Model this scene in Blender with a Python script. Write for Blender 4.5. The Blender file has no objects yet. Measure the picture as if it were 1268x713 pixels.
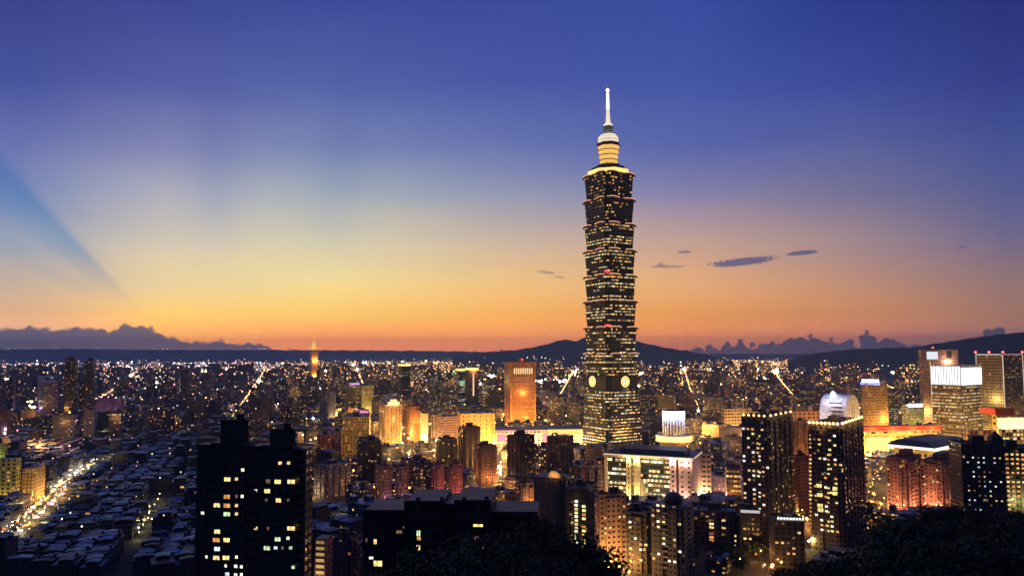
import bpy, bmesh, math, random
import numpy as np
from mathutils import Vector, Matrix
R = math.radians
random.seed(7); rng = np.random.default_rng(11)
scene = bpy.context.scene
COL = scene.collection

# ------------------------------------------------------------------ camera
F = 868.0; W0, H0 = 1268.0, 713.0
ZC = 135.0
PITCH, ROLL, SHIFT = R(3.6), R(0.25), 0.0213
cam_d = bpy.data.cameras.new('camera'); cam = bpy.data.objects.new('camera', cam_d); COL.objects.link(cam)
cam_d.sensor_width = 36.0; cam_d.lens = F / W0 * 36.0
cam_d.clip_start = 1.0; cam_d.clip_end = 200000.0
cam_d.shift_y = SHIFT
cam.matrix_world = (Matrix.Translation((0, 0, ZC)) @ Matrix.Rotation(R(90) + PITCH, 4, 'X') @ Matrix.Rotation(-ROLL, 4, 'Z'))
scene.camera = cam
CM = cam.matrix_world.to_3x3()
def ray(px, py):
    d = CM @ Vector(((px - W0/2) / F, (H0/2 - py) / F + SHIFT * W0 / F, -1.0))
    return d
def P(px, py, D):
    """world point on the ray of a photo pixel at forward distance D"""
    d = ray(px, py); t = D / d.y
    return Vector((d.x*t, D, ZC + d.z*t))
CMI = CM.inverted()
def proj(x, y, z):
    v = CMI @ Vector((x, y, z - ZC))
    k = -v.z
    if k <= 0.1: return (-9999, -9999)
    return (W0/2 + F*v.x/k, H0/2 - F*(v.y/k - SHIFT*W0/F))
def G(px, py):
    """ground point (z=0) under a photo pixel"""
    d = ray(px, py); t = -ZC / d.z
    return Vector((d.x*t, d.y*t, 0))

# ------------------------------------------------------------------ render settings
scene.view_settings.view_transform = 'Standard'
scene.view_settings.look = 'None'
scene.view_settings.exposure = 0.0
scene.view_settings.gamma = 1.0
scene.view_settings.use_curve_mapping = False
scene.render.engine = 'CYCLES'
cy = scene.cycles
cy.use_denoising = True
cy.max_bounces = 4; cy.diffuse_bounces = 2; cy.glossy_bounces = 2; cy.transmission_bounces = 2
cy.volume_bounces = 0; cy.transparent_max_bounces = 6
cy.sample_clamp_indirect = 2.0; cy.sample_clamp_direct = 0
cy.caustics_reflective = False; cy.caustics_refractive = False
cy.use_light_tree = True
scene.render.filter_size = 1.5

# ------------------------------------------------------------------ node helper
class NT:
    def __init__(s, tree):
        s.t = tree; tree.nodes.clear()
    def n(s, typ, **kw):
        nd = s.t.nodes.new(typ)
        for k, v in kw.items():
            if k == 'inp':
                for i, val in v.items():
                    if hasattr(val, 'is_output'): s.t.links.new(val, nd.inputs[i])
                    else: nd.inputs[i].default_value = val
            else: setattr(nd, k, v)
        return nd
    def m(s, op, a, b=0.0, c=None, clamp=False):
        inp = {0: a, 1: b}
        if c is not None: inp[2] = c
        return s.n('ShaderNodeMath', operation=op, use_clamp=clamp, inp=inp).outputs[0]
    def vm(s, op, a, b=(0, 0, 0)):
        nd = s.n('ShaderNodeVectorMath', operation=op, inp={0: a, 1: b})
        return nd.outputs['Value'] if op in ('DOT_PRODUCT', 'LENGTH') else nd.outputs[0]
    def mix(s, f, a, b, blend='MIX'):
        nd = s.n('ShaderNodeMix', data_type='RGBA', blend_type=blend, clamp_factor=True)
        for i, val in ((0, f), (6, a), (7, b)):
            if hasattr(val, 'is_output'): s.t.links.new(val, nd.inputs[i])
            else: nd.inputs[i].default_value = val if i == 0 else (tuple(val) + (1,) if len(val) == 3 else val)
        return nd.outputs[2]
    def ramp(s, fac, stops, interp='LINEAR'):
        nd = s.n('ShaderNodeValToRGB'); cr = nd.color_ramp; cr.interpolation = interp
        s.t.links.new(fac, nd.inputs[0])
        while len(cr.elements) > 1: cr.elements.remove(cr.elements[-1])
        cr.elements[0].position = stops[0][0]; cr.elements[0].color = tuple(stops[0][1]) + (1,)
        for p, c in stops[1:]:
            e = cr.elements.new(p); e.color = tuple(c) + (1,)
        return nd.outputs[0]
    def link(s, a, b): s.t.links.new(a, b)
def lin(c):
    return tuple(((v/255)/12.92 if v/255 <= 0.04045 else ((v/255+0.055)/1.055)**2.4) for v in c)

# ------------------------------------------------------------------ world: dusk sky given by direction
world = bpy.data.worlds.new('World'); scene.world = world; world.use_nodes = True
SKY_ROWS = [0, 100, 180, 240, 300, 350, 390, 415, 432]
SKY = {20:  [(55,68,142),(66,84,158),(104,117,175),(125,138,180),(165,165,175),(195,172,150),(222,170,120),(212,155,112),(200,145,110)],
       200: [(58,72,150),(80,95,165),(125,132,178),(172,172,185),(205,195,175),(232,205,150),(245,200,100),(245,165,70),(240,140,60)],
       400: [(60,75,155),(80,100,170),(118,135,180),(165,175,182),(215,205,170),(238,215,145),(245,195,90),(235,145,65),(225,125,60)],
       620: [(55,76,155),(68,88,165),(100,115,175),(145,150,175),(205,180,155),(235,190,120),(240,170,75),(232,140,60),(205,110,60)],
       860: [(55,76,160),(62,85,165),(85,100,168),(130,125,165),(190,155,140),(225,165,110),(220,145,65),(205,120,55),(170,95,55)],
       1060:[(38,58,140),(55,75,155),(85,95,155),(115,110,145),(155,130,135),(185,135,110),(190,125,75),(170,100,65),(130,85,70)],
       1248:[(37,50,120),(48,62,138),(65,80,145),(82,88,140),(110,100,130),(140,108,105),(150,105,80),(135,90,70),(110,75,70)]}
SHADE = [(52,66,142),(62,80,158),(76,100,170),(88,125,178),(128,152,178),(178,165,152),(215,165,120),(205,150,112),(190,140,110)]
w = NT(world.node_tree)
tc = w.n('ShaderNodeTexCoord').outputs['Generated']
d = w.vm('NORMALIZE', tc)
sx = w.n('ShaderNodeSeparateXYZ', inp={0: d})
X, Y, Z = sx.outputs
el = w.m('ARCSINE', Z)
elf = w.m('DIVIDE', el, R(60), clamp=True)                    # 0..60 degrees -> 0..1
az = w.m('ARCTAN2', X, Y)
def el_at(px, py):
    v = ray(px, py).normalized(); return math.asin(v.z)
def az_at(px):
    v = ray(px, 300); return math.atan2(v.x, v.y)
HAZE_D, HAZE_Y, HAZE_T = 0.000064, 19500.0, 560.0
def clear(e):                     # how much brighter the sky stands behind the haze
    return math.exp(min(HAZE_Y, (HAZE_T-ZC)/max(math.sin(e), 1e-3))*HAZE_D)
def stops(px, cols):
    s = []
    for y, c in reversed(list(zip(SKY_ROWS, cols))):
        e = el_at(px, y); k_ = max(0, min(1, (240-y)/140)); s.append((max(0.0, e/R(60)), tuple(v*clear(e)*(1-m_*k_) for v, m_ in zip(lin(c), (0, .09, .05)))))
    top = s[-1][1]
    s.append((0.75, tuple(v*0.95 for v in top))); s.append((1.0, tuple(v*0.85 for v in top)))
    return s
cols = list(SKY)
# slightly warped elevation so that the bands are not ruled lines
nz = w.n('ShaderNodeTexNoise', inp={'Vector': w.vm('MULTIPLY', d, (3, 3, 16)), 'Scale': 1.6, 'Detail': 4.0})
elw = w.m('ADD', elf, w.m('MULTIPLY', w.m('SUBTRACT', nz.outputs[0], 0.5), 0.022))
prev = w.ramp(elw, stops(cols[0], SKY[cols[0]]))
for a, b in zip(cols, cols[1:]):
    f = w.n('ShaderNodeMapRange', inp={0: az, 1: az_at(a), 2: az_at(b), 3: 0.0, 4: 1.0}).outputs[0]
    prev = w.mix(f, prev, w.ramp(elw, stops(b, SKY[b])))
# crepuscular rays: shadows of the far clouds fanning out from where the sun went down
S = ray(196, 408).normalized(); Rt = S.cross(Vector((0, 0, 1))).normalized(); Up = Rt.cross(S).normalized()
ca = w.vm('DOT_PRODUCT', d, tuple(Rt)); cb = w.vm('DOT_PRODUCT', d, tuple(Up)); cs = w.vm('DOT_PRODUCT', d, tuple(S))
phi = w.m('ARCTAN2', ca, cb)
pf = w.m('ADD', w.m('DIVIDE', phi, R(180)), 0.5)              # -90..90 deg -> 0..1
def g(v): return (v, v, v)
def ang(deg): return (deg + 90) / 180
ray_r = w.ramp(pf, [(0, g(.35)), (ang(-72), g(.4)), (ang(-66), g(.28)), (ang(-60), g(.55)), (ang(-54), g(.42)), (ang(-48), g(.78)), (ang(-43), g(.96)), (ang(-37.5), g(.10)),
                    (ang(-25), g(.0)), (1, g(0))], 'EASE')
dist = w.m('ARCCOSINE', cs)
fade = w.m('MULTIPLY', w.n('ShaderNodeMapRange', interpolation_type='SMOOTHSTEP', inp={0: dist, 1: R(0.5), 2: R(8), 3: 0.0, 4: 1.0}).outputs[0],
           w.n('ShaderNodeMapRange', interpolation_type='SMOOTHSTEP', inp={0: dist, 1: R(17), 2: R(30), 3: 1.0, 4: 0.0}).outputs[0])
shade = w.ramp(elw, stops(20, SHADE))
prev = w.mix(w.m('MULTIPLY', w.n('ShaderNodeSeparateColor', inp={0: ray_r}).outputs[0], fade), prev, shade)
# broad faint upright shadow bands between soft warm beams
def band(px, wd, amt):
    a0 = az_at(px); q = w.m('DIVIDE', w.m('SUBTRACT', az, w.m('ADD', a0, w.m('MULTIPLY', el, (px-300)/900))), wd/F)
    return w.m('MULTIPLY', w.m('POWER', 2.718, w.m('MULTIPLY', w.m('MULTIPLY', q, q), -1.0)), amt)
bsum = w.m('ADD', w.m('ADD', band(272, 26, .22), band(392, 38, .24)), band(120, 34, .08))
bel = w.m('MULTIPLY', w.n('ShaderNodeMapRange', interpolation_type='SMOOTHSTEP', inp={0: el, 1: R(4.5), 2: R(12), 3: 0.0, 4: 1.0}).outputs[0],
          w.n('ShaderNodeMapRange', interpolation_type='SMOOTHSTEP', inp={0: el, 1: R(15), 2: R(26), 3: 1.0, 4: 0.0}).outputs[0])
prev = w.mix(w.m('MULTIPLY', bsum, bel), prev, w.ramp(elw, stops(20, [(55, 68, 142), (66, 82, 156), (92, 112, 172), (122, 142, 180), (165, 170, 175), (220, 195, 150), (235, 180, 100), (225, 150, 75), (220, 130, 60)])))
# low cloud banks near the horizon and a few thin clouds, as part of the sky
def azf(px): return (math.atan2(ray(px, 420).x, ray(px, 420).y) + R(60)) / R(120)
def elv(px, py): return el_at(px, py) / R(6)
azn = w.m('DIVIDE', w.m('ADD', az, R(60)), R(120))
prof = [(-300,408),(0,405),(22,403),(47,403),(60,406),(95,403),(122,403),(129,410),(141,405),(150,400),(160,398),(172,402),(190,404),(202,414),(216,416),(236,422),(254,423),(262,419),(279,419),(286,426),(300,422),(322,424),(345,432),
        (820,436),(838,429),(862,426),(900,425),(915,419),(930,425),(965,422),(982,411),(1000,415),(1015,413),(1030,419),(1045,422),(1062,419),(1072,410),(1086,416),(1100,411),(1112,418),(1140,423),(1165,421),(1185,417),(1205,418),(1225,405),(1240,401),(1255,409),(1300,414),(1500,420)]
ptop = w.ramp(azn, [(azf(a), g(max(0, elv(a, b)))) for a, b in prof[:31]])
ptop2 = w.ramp(azn, [(azf(a), g(max(0, elv(a, b)))) for a, b in prof[22:]])
psel = w.m('GREATER_THAN', azn, azf(600))
ptv = w.m('ADD', w.m('MULTIPLY', w.n('ShaderNodeSeparateColor', inp={0: ptop}).outputs[0], w.m('SUBTRACT', 1.0, psel)),
          w.m('MULTIPLY', w.n('ShaderNodeSeparateColor', inp={0: ptop2}).outputs[0], psel))
cn = w.n('ShaderNodeTexNoise', inp={'Vector': d, 'Scale': 110.0, 'Detail': 5.0, 'Roughness': .62}).outputs[0]
cn2 = w.n('ShaderNodeTexVoronoi', feature='SMOOTH_F1', inp={'Vector': d, 'Scale': 95.0, 'Smoothness': .4}).outputs[0]
bump = w.m('MULTIPLY', w.m('ADD', w.m('MULTIPLY', w.m('SUBTRACT', cn, .5), .16), w.m('MULTIPLY', w.m('SUBTRACT', .32, cn2), .17)), w.m('ADD', .42, w.m('MULTIPLY', psel, .75)))
eln = w.m('DIVIDE', el, R(6))
diff = w.m('SUBTRACT', w.m('ADD', ptv, bump), eln)
cmask = w.n('ShaderNodeMapRange', interpolation_type='SMOOTHSTEP', inp={0: diff, 1: -.012, 2: .03, 3: 0.0, 4: .93}).outputs[0]
cmask = w.m('MULTIPLY', cmask, w.m('GREATER_THAN', ptv, .02))
ccol = w.mix(w.m('MULTIPLY', eln, 1.3, clamp=True), lin((106, 116, 142)), lin((82, 94, 128)))
ccol = w.mix(psel, ccol, w.mix(w.m('MULTIPLY', eln, 1.8, clamp=True), lin((90, 78, 95)), lin((58, 60, 84))))
rim = w.m('MULTIPLY', w.n('ShaderNodeMapRange', interpolation_type='SMOOTHSTEP', inp={0: diff, 1: .05, 2: .008, 3: 0.0, 4: 1.0}).outputs[0],
          w.n('ShaderNodeMapRange', interpolation_type='SMOOTHSTEP', inp={0: w.m('ABSOLUTE', w.m('SUBTRACT', azn, azf(160))), 1: .05, 2: .02, 3: 0.0, 4: .55}).outputs[0])
ccol = w.mix(w.m('MULTIPLY', w.m('SUBTRACT', cn, .42), 1.6, clamp=True), ccol, lin((128, 126, 146)))
ccol = w.mix(rim, ccol, lin((255, 190, 110)))
prev = w.mix(cmask, prev, ccol)
cn3 = w.n('ShaderNodeTexNoise', inp={'Vector': w.vm('MULTIPLY', d, (1, 1, 3.2)), 'Scale': 210.0, 'Detail': 7.0, 'Roughness': .72}).outputs[0]
for (cx_, cy_, hw, hh, tl, dk) in [(920, 324, 38, 4.6, -.07, .9), (993, 313, 17, 2.6, -.05, .9), (848, 312, 8, 1.7, .0, .7), (826, 330, 20, 1.7, .02, .5), (818, 328, 5, 2.2, 0, .5), (676, 337, 11, 1.7, .12, .5), (693, 343, 7, 1.3, .2, .4), (1192, 306, 4, 1.6, 0, .5)]:
    v0 = ray(cx_, cy_); a0 = math.atan2(v0.x, v0.y); e0 = math.asin(v0.normalized().z)
    da = w.m('SUBTRACT', az, a0); de = w.m('SUBTRACT', w.m('SUBTRACT', el, e0), w.m('MULTIPLY', da, -tl))
    rr = w.m('ADD', w.m('POWER', w.m('ABSOLUTE', w.m('DIVIDE', da, hw / F)), 2.4), w.m('POWER', w.m('ABSOLUTE', w.m('DIVIDE', de, hh / F)), 2.0))
    rr = w.m('ADD', rr, w.m('MULTIPLY', w.m('SUBTRACT', cn3, .5), 4.2))
    mk = w.n('ShaderNodeMapRange', interpolation_type='SMOOTHSTEP', inp={0: rr, 1: 1.2, 2: .55, 3: 0.0, 4: dk}).outputs[0]
    prev = w.mix(mk, prev, lin((92, 92, 130)))
# away from the afterglow the sky is dark blue
back = w.n('ShaderNodeMapRange', interpolation_type='SMOOTHSTEP', inp={0: Y, 1: 0.62, 2: -0.25, 3: 0.0, 4: 1.0}).outputs[0]
prev = w.mix(back, prev, w.ramp(elf, [(0, (.016, .024, .070)), (.3, (.014, .026, .085)), (1, (.035, .055, .16))]))
below = w.n('ShaderNodeMapRange', inp={0: el, 1: R(-1.0), 2: R(-6), 3: 1.0, 4: 0.05}).outputs[0]
prev = w.mix(1.0, prev, w.n('ShaderNodeCombineColor', inp={0: below, 1: below, 2: below}).outputs[0], 'MULTIPLY')
nish = w.n('ShaderNodeTexSky', sky_type='NISHITA', sun_disc=False)
nish.sun_elevation = R(0.0); nish.sun_rotation = math.atan2(S.x, S.y); nish.air_density = 1.0
bg1 = w.n('ShaderNodeBackground', inp={0: prev, 1: 1.0}).outputs[0]
bg2 = w.n('ShaderNodeBackground', inp={0: nish.outputs[0], 1: 0.004}).outputs[0]
w.link(w.n('ShaderNodeAddShader', inp={0: bg1, 1: bg2}).outputs[0], w.n('ShaderNodeOutputWorld').inputs[0])

# ------------------------------------------------------------------ materials
MATS = {}
def newmat(name):
    m = bpy.data.materials.new(name); m.use_nodes = True; MATS[name] = m
    return m, NT(m.node_tree)
def finish(t, bsdf): t.link(bsdf.outputs[0], t.n('ShaderNodeOutputMaterial').inputs[0])
def simple(name, col, rough=.8, metal=0.0, noise=.25, scale=.25, emit=None, es=0, sample=False):
    m, t = newmat(name)
    co = t.n('ShaderNodeTexCoord').outputs['Object']
    nz = t.n('ShaderNodeTexNoise', inp={'Vector': co, 'Scale': scale, 'Detail': 5.0}).outputs[0]
    k = t.n('ShaderNodeMapRange', inp={0: nz, 1: .3, 2: .7, 3: 1 - noise, 4: 1 + noise}).outputs[0]
    c = t.mix(1.0, col, t.n('ShaderNodeCombineColor', inp={0: k, 1: k, 2: k}).outputs[0], 'MULTIPLY')
    b = t.n('ShaderNodeBsdfPrincipled', inp={'Base Color': c, 'Roughness': rough, 'Metallic': metal})
    if emit:
        b.inputs['Emission Color'].default_value = tuple(emit) + (1,); b.inputs['Emission Strength'].default_value = es
        if not sample: m.cycles.emission_sampling = 'NONE'
    else: m.cycles.emission_sampling = 'NONE'
    finish(t, b)
    return m
def make_facade():
    """walls with a grid of glazed windows, some of them lit; everything per face: fcol, prm, prm2"""
    m, t = newmat('facade'); m.cycles.emission_sampling = 'NONE'
    uv = t.n('ShaderNodeUVMap', uv_map='UVMap').outputs[0]
    s = t.n('ShaderNodeSeparateXYZ', inp={0: uv}); u, v = s.outputs[0], s.outputs[1]
    fcol = t.n('ShaderNodeAttribute', attribute_name='fcol').outputs['Color']
    pa = t.n('ShaderNodeAttribute', attribute_name='prm'); p = t.n('ShaderNodeSeparateColor', inp={0: pa.outputs['Color']}).outputs
    pb = t.n('ShaderNodeAttribute', attribute_name='prm2'); q = t.n('ShaderNodeSeparateColor', inp={0: pb.outputs['Color']}).outputs
    lit, bright, warm = p[0], p[1], p[2]; seed = pa.outputs['Alpha']
    ww, wh, rowc = q[0], q[1], q[2]
    cu, cv = t.m('FLOOR', u), t.m('FLOOR', v); fu, fv = t.m('FRACT', u), t.m('FRACT', v)
    mu = t.m('LESS_THAN', t.m('ABSOLUTE', t.m('SUBTRACT', fu, .5)), t.m('MULTIPLY', ww, .5))
    mv = t.m('LESS_THAN', t.m('ABSOLUTE', t.m('SUBTRACT', fv, .55)), t.m('MULTIPLY', wh, .5))
    mask = t.m('MULTIPLY', mu, mv)
    cell = t.n('ShaderNodeCombineXYZ', inp={0: cu, 1: cv, 2: t.m('MULTIPLY', seed, 917.0)}).outputs[0]
    wn = t.n('ShaderNodeTexWhiteNoise', noise_dimensions='3D', inp={0: cell})
    # neighbouring cells of an office floor switch on together
    cell2 = t.n('ShaderNodeCombineXYZ', inp={0: t.m('FLOOR', t.m('DIVIDE', t.m('ADD', u, t.m('MULTIPLY', cv, 1.7)), 5.0)), 1: cv, 2: t.m('MULTIPLY', seed, 431.0)}).outputs[0]
    wr = t.n('ShaderNodeTexWhiteNoise', noise_dimensions='3D', inp={0: cell2})
    rnd = t.m('ADD', t.m('MULTIPLY', wn.outputs[0], t.m('SUBTRACT', 1.0, rowc)), t.m('MULTIPLY', wr.outputs[0], rowc))
    fn = t.n('ShaderNodeTexWhiteNoise', noise_dimensions='2D', inp={0: t.n('ShaderNodeCombineXYZ', inp={0: cv, 1: t.m('MULTIPLY', seed, 77.0)}).outputs[0]}).outputs[0]
    litf = t.m('MULTIPLY', lit, t.m('ADD', 1.0, t.m('MULTIPLY', rowc, t.m('SUBTRACT', t.m('MULTIPLY', fn, 1.9), .95))))
    on = t.m('LESS_THAN', rnd, litf)
    rc = t.n('ShaderNodeSeparateColor', inp={0: wn.outputs[1]}).outputs
    wcol = t.ramp(t.m('ADD', t.m('MULTIPLY', rc[0], .62), t.m('MULTIPLY', t.m('SUBTRACT', 1.0, warm), .38)),
                  [(0, (1, .38, .08)), (.25, (1, .55, .17)), (.45, (1, .74, .32)), (.62, (1, .88, .56)), (.78, (.82, .95, .80)), (1, (.55, .78, 1))])
    br = t.m('MULTIPLY', t.m('MULTIPLY', bright, 2.3), t.m('ADD', .25, t.m('MULTIPLY', t.m('POWER', rc[1], 2.0), 1.9)))
    # darker half-drawn curtain inside some windows
    cur = t.m('SUBTRACT', 1.0, t.m('MULTIPLY', t.m('GREATER_THAN', t.m('FRACT', t.m('ADD', fu, rc[2])), .62), .55))
    em = t.m('MULTIPLY', t.m('MULTIPLY', t.m('MULTIPLY', mask, on), br), cur)
    co = t.n('ShaderNodeTexCoord').outputs['Object']
    nz = t.n('ShaderNodeTexNoise', inp={'Vector': t.vm('MULTIPLY', co, (1, 1, .25)), 'Scale': .35, 'Detail': 6.0}).outputs[0]
    k = t.n('ShaderNodeMapRange', inp={0: nz, 1: .3, 2: .7, 3: .72, 4: 1.15}).outputs[0]
    wall = t.mix(1.0, fcol, t.n('ShaderNodeCombineColor', inp={0: k, 1: k, 2: k}).outputs[0], 'MULTIPLY')
    slab = t.m('LESS_THAN', fv, .07)
    wall = t.mix(t.m('MULTIPLY', slab, .35), wall, (.05, .05, .055))
    base = t.mix(mask, wall, (.018, .022, .028))
    rough = t.m('SUBTRACT', .85, t.m('MULTIPLY', mask, .68))
    b = t.n('ShaderNodeBsdfPrincipled', inp={'Base Color': base, 'Roughness': rough, 'Emission Color': wcol, 'Emission Strength': em})
    finish(t, b)
make_facade()
def make_roof():
    m, t = newmat('roof'); m.cycles.emission_sampling = 'NONE'
    fcol = t.n('ShaderNodeAttribute', attribute_name='fcol').outputs['Color']
    co = t.n('ShaderNodeTexCoord').outputs['Object']
    nz = t.n('ShaderNodeTexNoise', inp={'Vector': co, 'Scale': .16, 'Detail': 9.0, 'Roughness': .7}).outputs[0]
    wv = t.n('ShaderNodeTexWave', inp={'Vector': co, 'Scale': 1.6, 'Distortion': .5, 'Detail': 1.0}).outputs[1]
    k = t.m('MULTIPLY', t.n('ShaderNodeMapRange', inp={0: nz, 1: .32, 2: .68, 3: .3, 4: 1.7}).outputs[0], t.m('ADD', .85, t.m('MULTIPLY', wv, .25)))
    c = t.mix(1.0, fcol, t.n('ShaderNodeCombineColor', inp={0: k, 1: k, 2: k}).outputs[0], 'MULTIPLY')
    b = t.n('ShaderNodeBsdfPrincipled', inp={'Base Color': c, 'Roughness': .5, 'Specular IOR Level': .35})
    finish(t, b)
make_roof()
def make_glow():
    """lamps and lit signs: colour and strength per face"""
    m, t = newmat('glow'); m.cycles.emission_sampling = 'NONE'
    fcol = t.n('ShaderNodeAttribute', attribute_name='fcol').outputs['Color']
    pa = t.n('ShaderNodeAttribute', attribute_name='prm'); p = t.n('ShaderNodeSeparateColor', inp={0: pa.outputs['Color']}).outputs
    b = t.n('ShaderNodeEmission', inp={0: fcol, 1: t.m('MULTIPLY', p[0], 10.0)})
    t.link(b.outputs[0], t.n('ShaderNodeOutputMaterial').inputs[0])
make_glow()
simple('concrete', (.22, .22, .22, 1)); simple('metal', (.12, .12, .13, 1), .45, .6); simple('dark', (.03, .032, .036, 1), .6)
simple('asphalt', (.045, .045, .05, 1), .9, scale=.05); simple('copper', (.20, .07, .045, 1), .4, .3)
simple('pale_stone', (.55, .52, .46, 1), .7); simple('white_paint', (.78, .78, .76, 1), .5); simple('red_roof', (.50, .06, .03, 1), .6)
simple('black_roof', (.04, .04, .045, 1), .5); simple('bark', (.07, .05, .035, 1), .9, scale=3)
simple('steel_neck', (.28, .33, .27, 1), .4, .4)

# ------------------------------------------------------------------ mesh building
class MB:
    def __init__(s): s.v = []; s.f = []; s.mi = []; s.uv = []; s.col = []; s.p = []; s.p2 = []; s.mats = []
    def slot(s, name):
        if name not in s.mats: s.mats.append(name)
        return s.mats.index(name)
    def face(s, pts, mat='facade', uv=None, col=(.3, .3, .3), p=(0, 0, .5, 0), p2=(.5, .5, 0, 0)):
        i = len(s.v); s.v += [tuple(q) for q in pts]; s.f.append(tuple(range(i, i+len(pts)))); s.mi.append(s.slot(mat))
        s.uv += list(uv) if uv is not None else [(0.02, 0.02)]*len(pts)
        s.col.append(tuple(col[:3]) + (1,)); s.p.append(tuple(p)); s.p2.append(tuple(p2))
    def prism(s, plan, z0, z1, top=None, bay=3.2, fl=3.2, wall='facade', roof='roof', col=(.3,.3,.3), rcol=(.1,.1,.11), p=(0,0,.5,0), p2=(.5,.5,0,0), z0plan=None, cap=True, uoff=0, bottom=False):
        """plan: CCW points; optional top plan (same count) for a taper"""
        top = top or plan; n = len(plan); uo = uoff
        for i in range(n):
            a, b = plan[i], plan[(i+1) % n]; c, e = top[(i+1) % n], top[i]
            L = math.hypot(b[0]-a[0], b[1]-a[1]); nb = max(1, round(L/bay)); nf = max(1, round((z1-z0)/fl))
            s.face([(a[0], a[1], z0), (b[0], b[1], z0), (c[0], c[1], z1), (e[0], e[1], z1)], wall,
                   [(uo, 0), (uo+nb, 0), (uo+nb, nf), (uo, nf)], col, p, p2)
            uo += nb
        if cap: s.face([(q[0], q[1], z1) for q in top], roof, None, rcol)
        if bottom: s.face([(q[0], q[1], z0) for q in reversed(plan)], roof, None, rcol)
    def box(s, x0, y0, z0, x1, y1, z1, **k):
        s.prism([(x0, y0), (x1, y0), (x1, y1), (x0, y1)], z0, z1, **k)
    def cyl(s, cx, cy, r, z0, z1, r1=None, n=12, **k):
        r1 = r if r1 is None else r1
        pl = [(cx+r*math.cos(2*math.pi*i/n), cy+r*math.sin(2*math.pi*i/n)) for i in range(n)]
        tp = [(cx+r1*math.cos(2*math.pi*i/n), cy+r1*math.sin(2*math.pi*i/n)) for i in range(n)]
        s.prism(pl, z0, z1, top=tp, **k)
    def octa(s, x, y, z, r, col, e):
        a = [(x+r, y, z), (x, y+r, z), (x-r, y, z), (x, y-r, z)]; t_, b_ = (x, y, z+r), (x, y, z-r)
        for i in range(4):
            s.face([a[i], a[(i+1) % 4], t_], 'glow', None, col, (e/10, 0, 0, 0)); s.face([a[(i+1) % 4], a[i], b_], 'glow', None, col, (e/10, 0, 0, 0))
    def mesh(s, name):
        me = bpy.data.meshes.new(name); me.from_pydata(s.v, [], s.f)
        nf = len(s.f)
        for mn in s.mats: me.materials.append(MATS[mn])
        me.polygons.foreach_set('material_index', np.array(s.mi, dtype=np.int32))
        l = me.uv_layers.new(name='UVMap'); l.data.foreach_set('uv', np.array(s.uv, dtype=np.float32).ravel())
        for nm, dat in (('fcol', s.col), ('prm', s.p), ('prm2', s.p2)):
            a = me.attributes.new(nm, 'FLOAT_COLOR', 'FACE'); a.data.foreach_set('color', np.array(dat, dtype=np.float32).ravel())
        me.update(); return me
    def build(s, name, parent=None, loc=None):
        o = bpy.data.objects.new(name, s.mesh(name)); COL.objects.link(o)
        if parent: o.parent = parent
        if loc is not None: o.location = loc
        return o
def tag(o, label=None, cat=None, group=None, kind=None):
    if label: o['label'] = label
    if cat: o['category'] = cat
    if group: o['group'] = group
    if kind: o['kind'] = kind
    return o
def empty(name, loc, rz=0.0, **k):
    o = bpy.data.objects.new(name, None); COL.objects.link(o); o.location = loc; o.rotation_euler = (0, 0, rz); o.empty_display_size = 2
    return tag(o, **k)
def inst(name, mesh, parent=None, loc=(0, 0, 0), rz=0.0, sc=None):
    o = bpy.data.objects.new(name, mesh); COL.objects.link(o); o.location = loc; o.rotation_euler = (0, 0, rz)
    if sc is not None: o.scale = sc
    if parent: o.parent = parent
    return o
SODIUM = (1, .40, .08); AMBER = (1, .55, .16); WARMW = (1, .78, .45); WHITE = (.95, .97, 1); COOL = (.6, .8, 1)
NLIGHT = [0]; LK = 3.0
def point(loc, energy, col=SODIUM, r=1.0, parent=None, name='lamp_light'):
    l = bpy.data.lights.new(name, 'POINT'); l.energy = energy*LK; l.color = col; l.shadow_soft_size = r
    o = bpy.data.objects.new(name, l); COL.objects.link(o); o.location = loc
    if parent: o.parent = parent
    NLIGHT[0] += 1
    if parent is not None and parent.get('category') not in (None, 'street lamp', 'added lamp mast'):
        x, y, z = loc; m = MB()          # added facade light gets a made-up fixture: pole, wall bracket or roof post
        m.box(x-.35, y-.35, z-r-.25, x+.35, y+.35, z-r, wall='metal', roof='metal', bottom=True)
        if z < 16 and (x < 0 or y < 0) and parent.get('category') != 'skyscraper': m.cyl(x, y, .12, 0, z-r-.25, n=5, wall='metal', roof='metal')
        elif x < 0: m.box(x+.35, y-.07, z-r-.2, 0, y+.07, z-r-.06, wall='metal', roof='metal', bottom=True)
        elif y < 0: m.box(x-.07, y+.35, z-r-.2, x+.07, 0, z-r-.06, wall='metal', roof='metal', bottom=True)
        else: m.box(x-.07, y-.07, z-r-2.2, x+.07, y+.07, z-r-.25, wall='metal', roof='metal')
        m.build('added_floodlight', parent)
    return o
# ------------------------------------------------------------------ haze
HAZE_ON = True
if HAZE_ON:
    hb = MB(); hb.box(-17000, -300, -3.5, 17000, HAZE_Y, HAZE_T, wall='dark', roof='dark', bottom=True)
    haze = hb.build('haze'); tag(haze, kind='stuff'); haze.data.materials.clear()
    hm, t = newmat('haze_air')
    vol = t.n('ShaderNodeVolumePrincipled', inp={'Color': (.36, .60, 1, 1), 'Density': HAZE_D, 'Anisotropy': 0.25})
    t.link(vol.outputs[0], t.n('ShaderNodeOutputMaterial').inputs['Volume'])
    haze.data.materials.append(hm)
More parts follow.
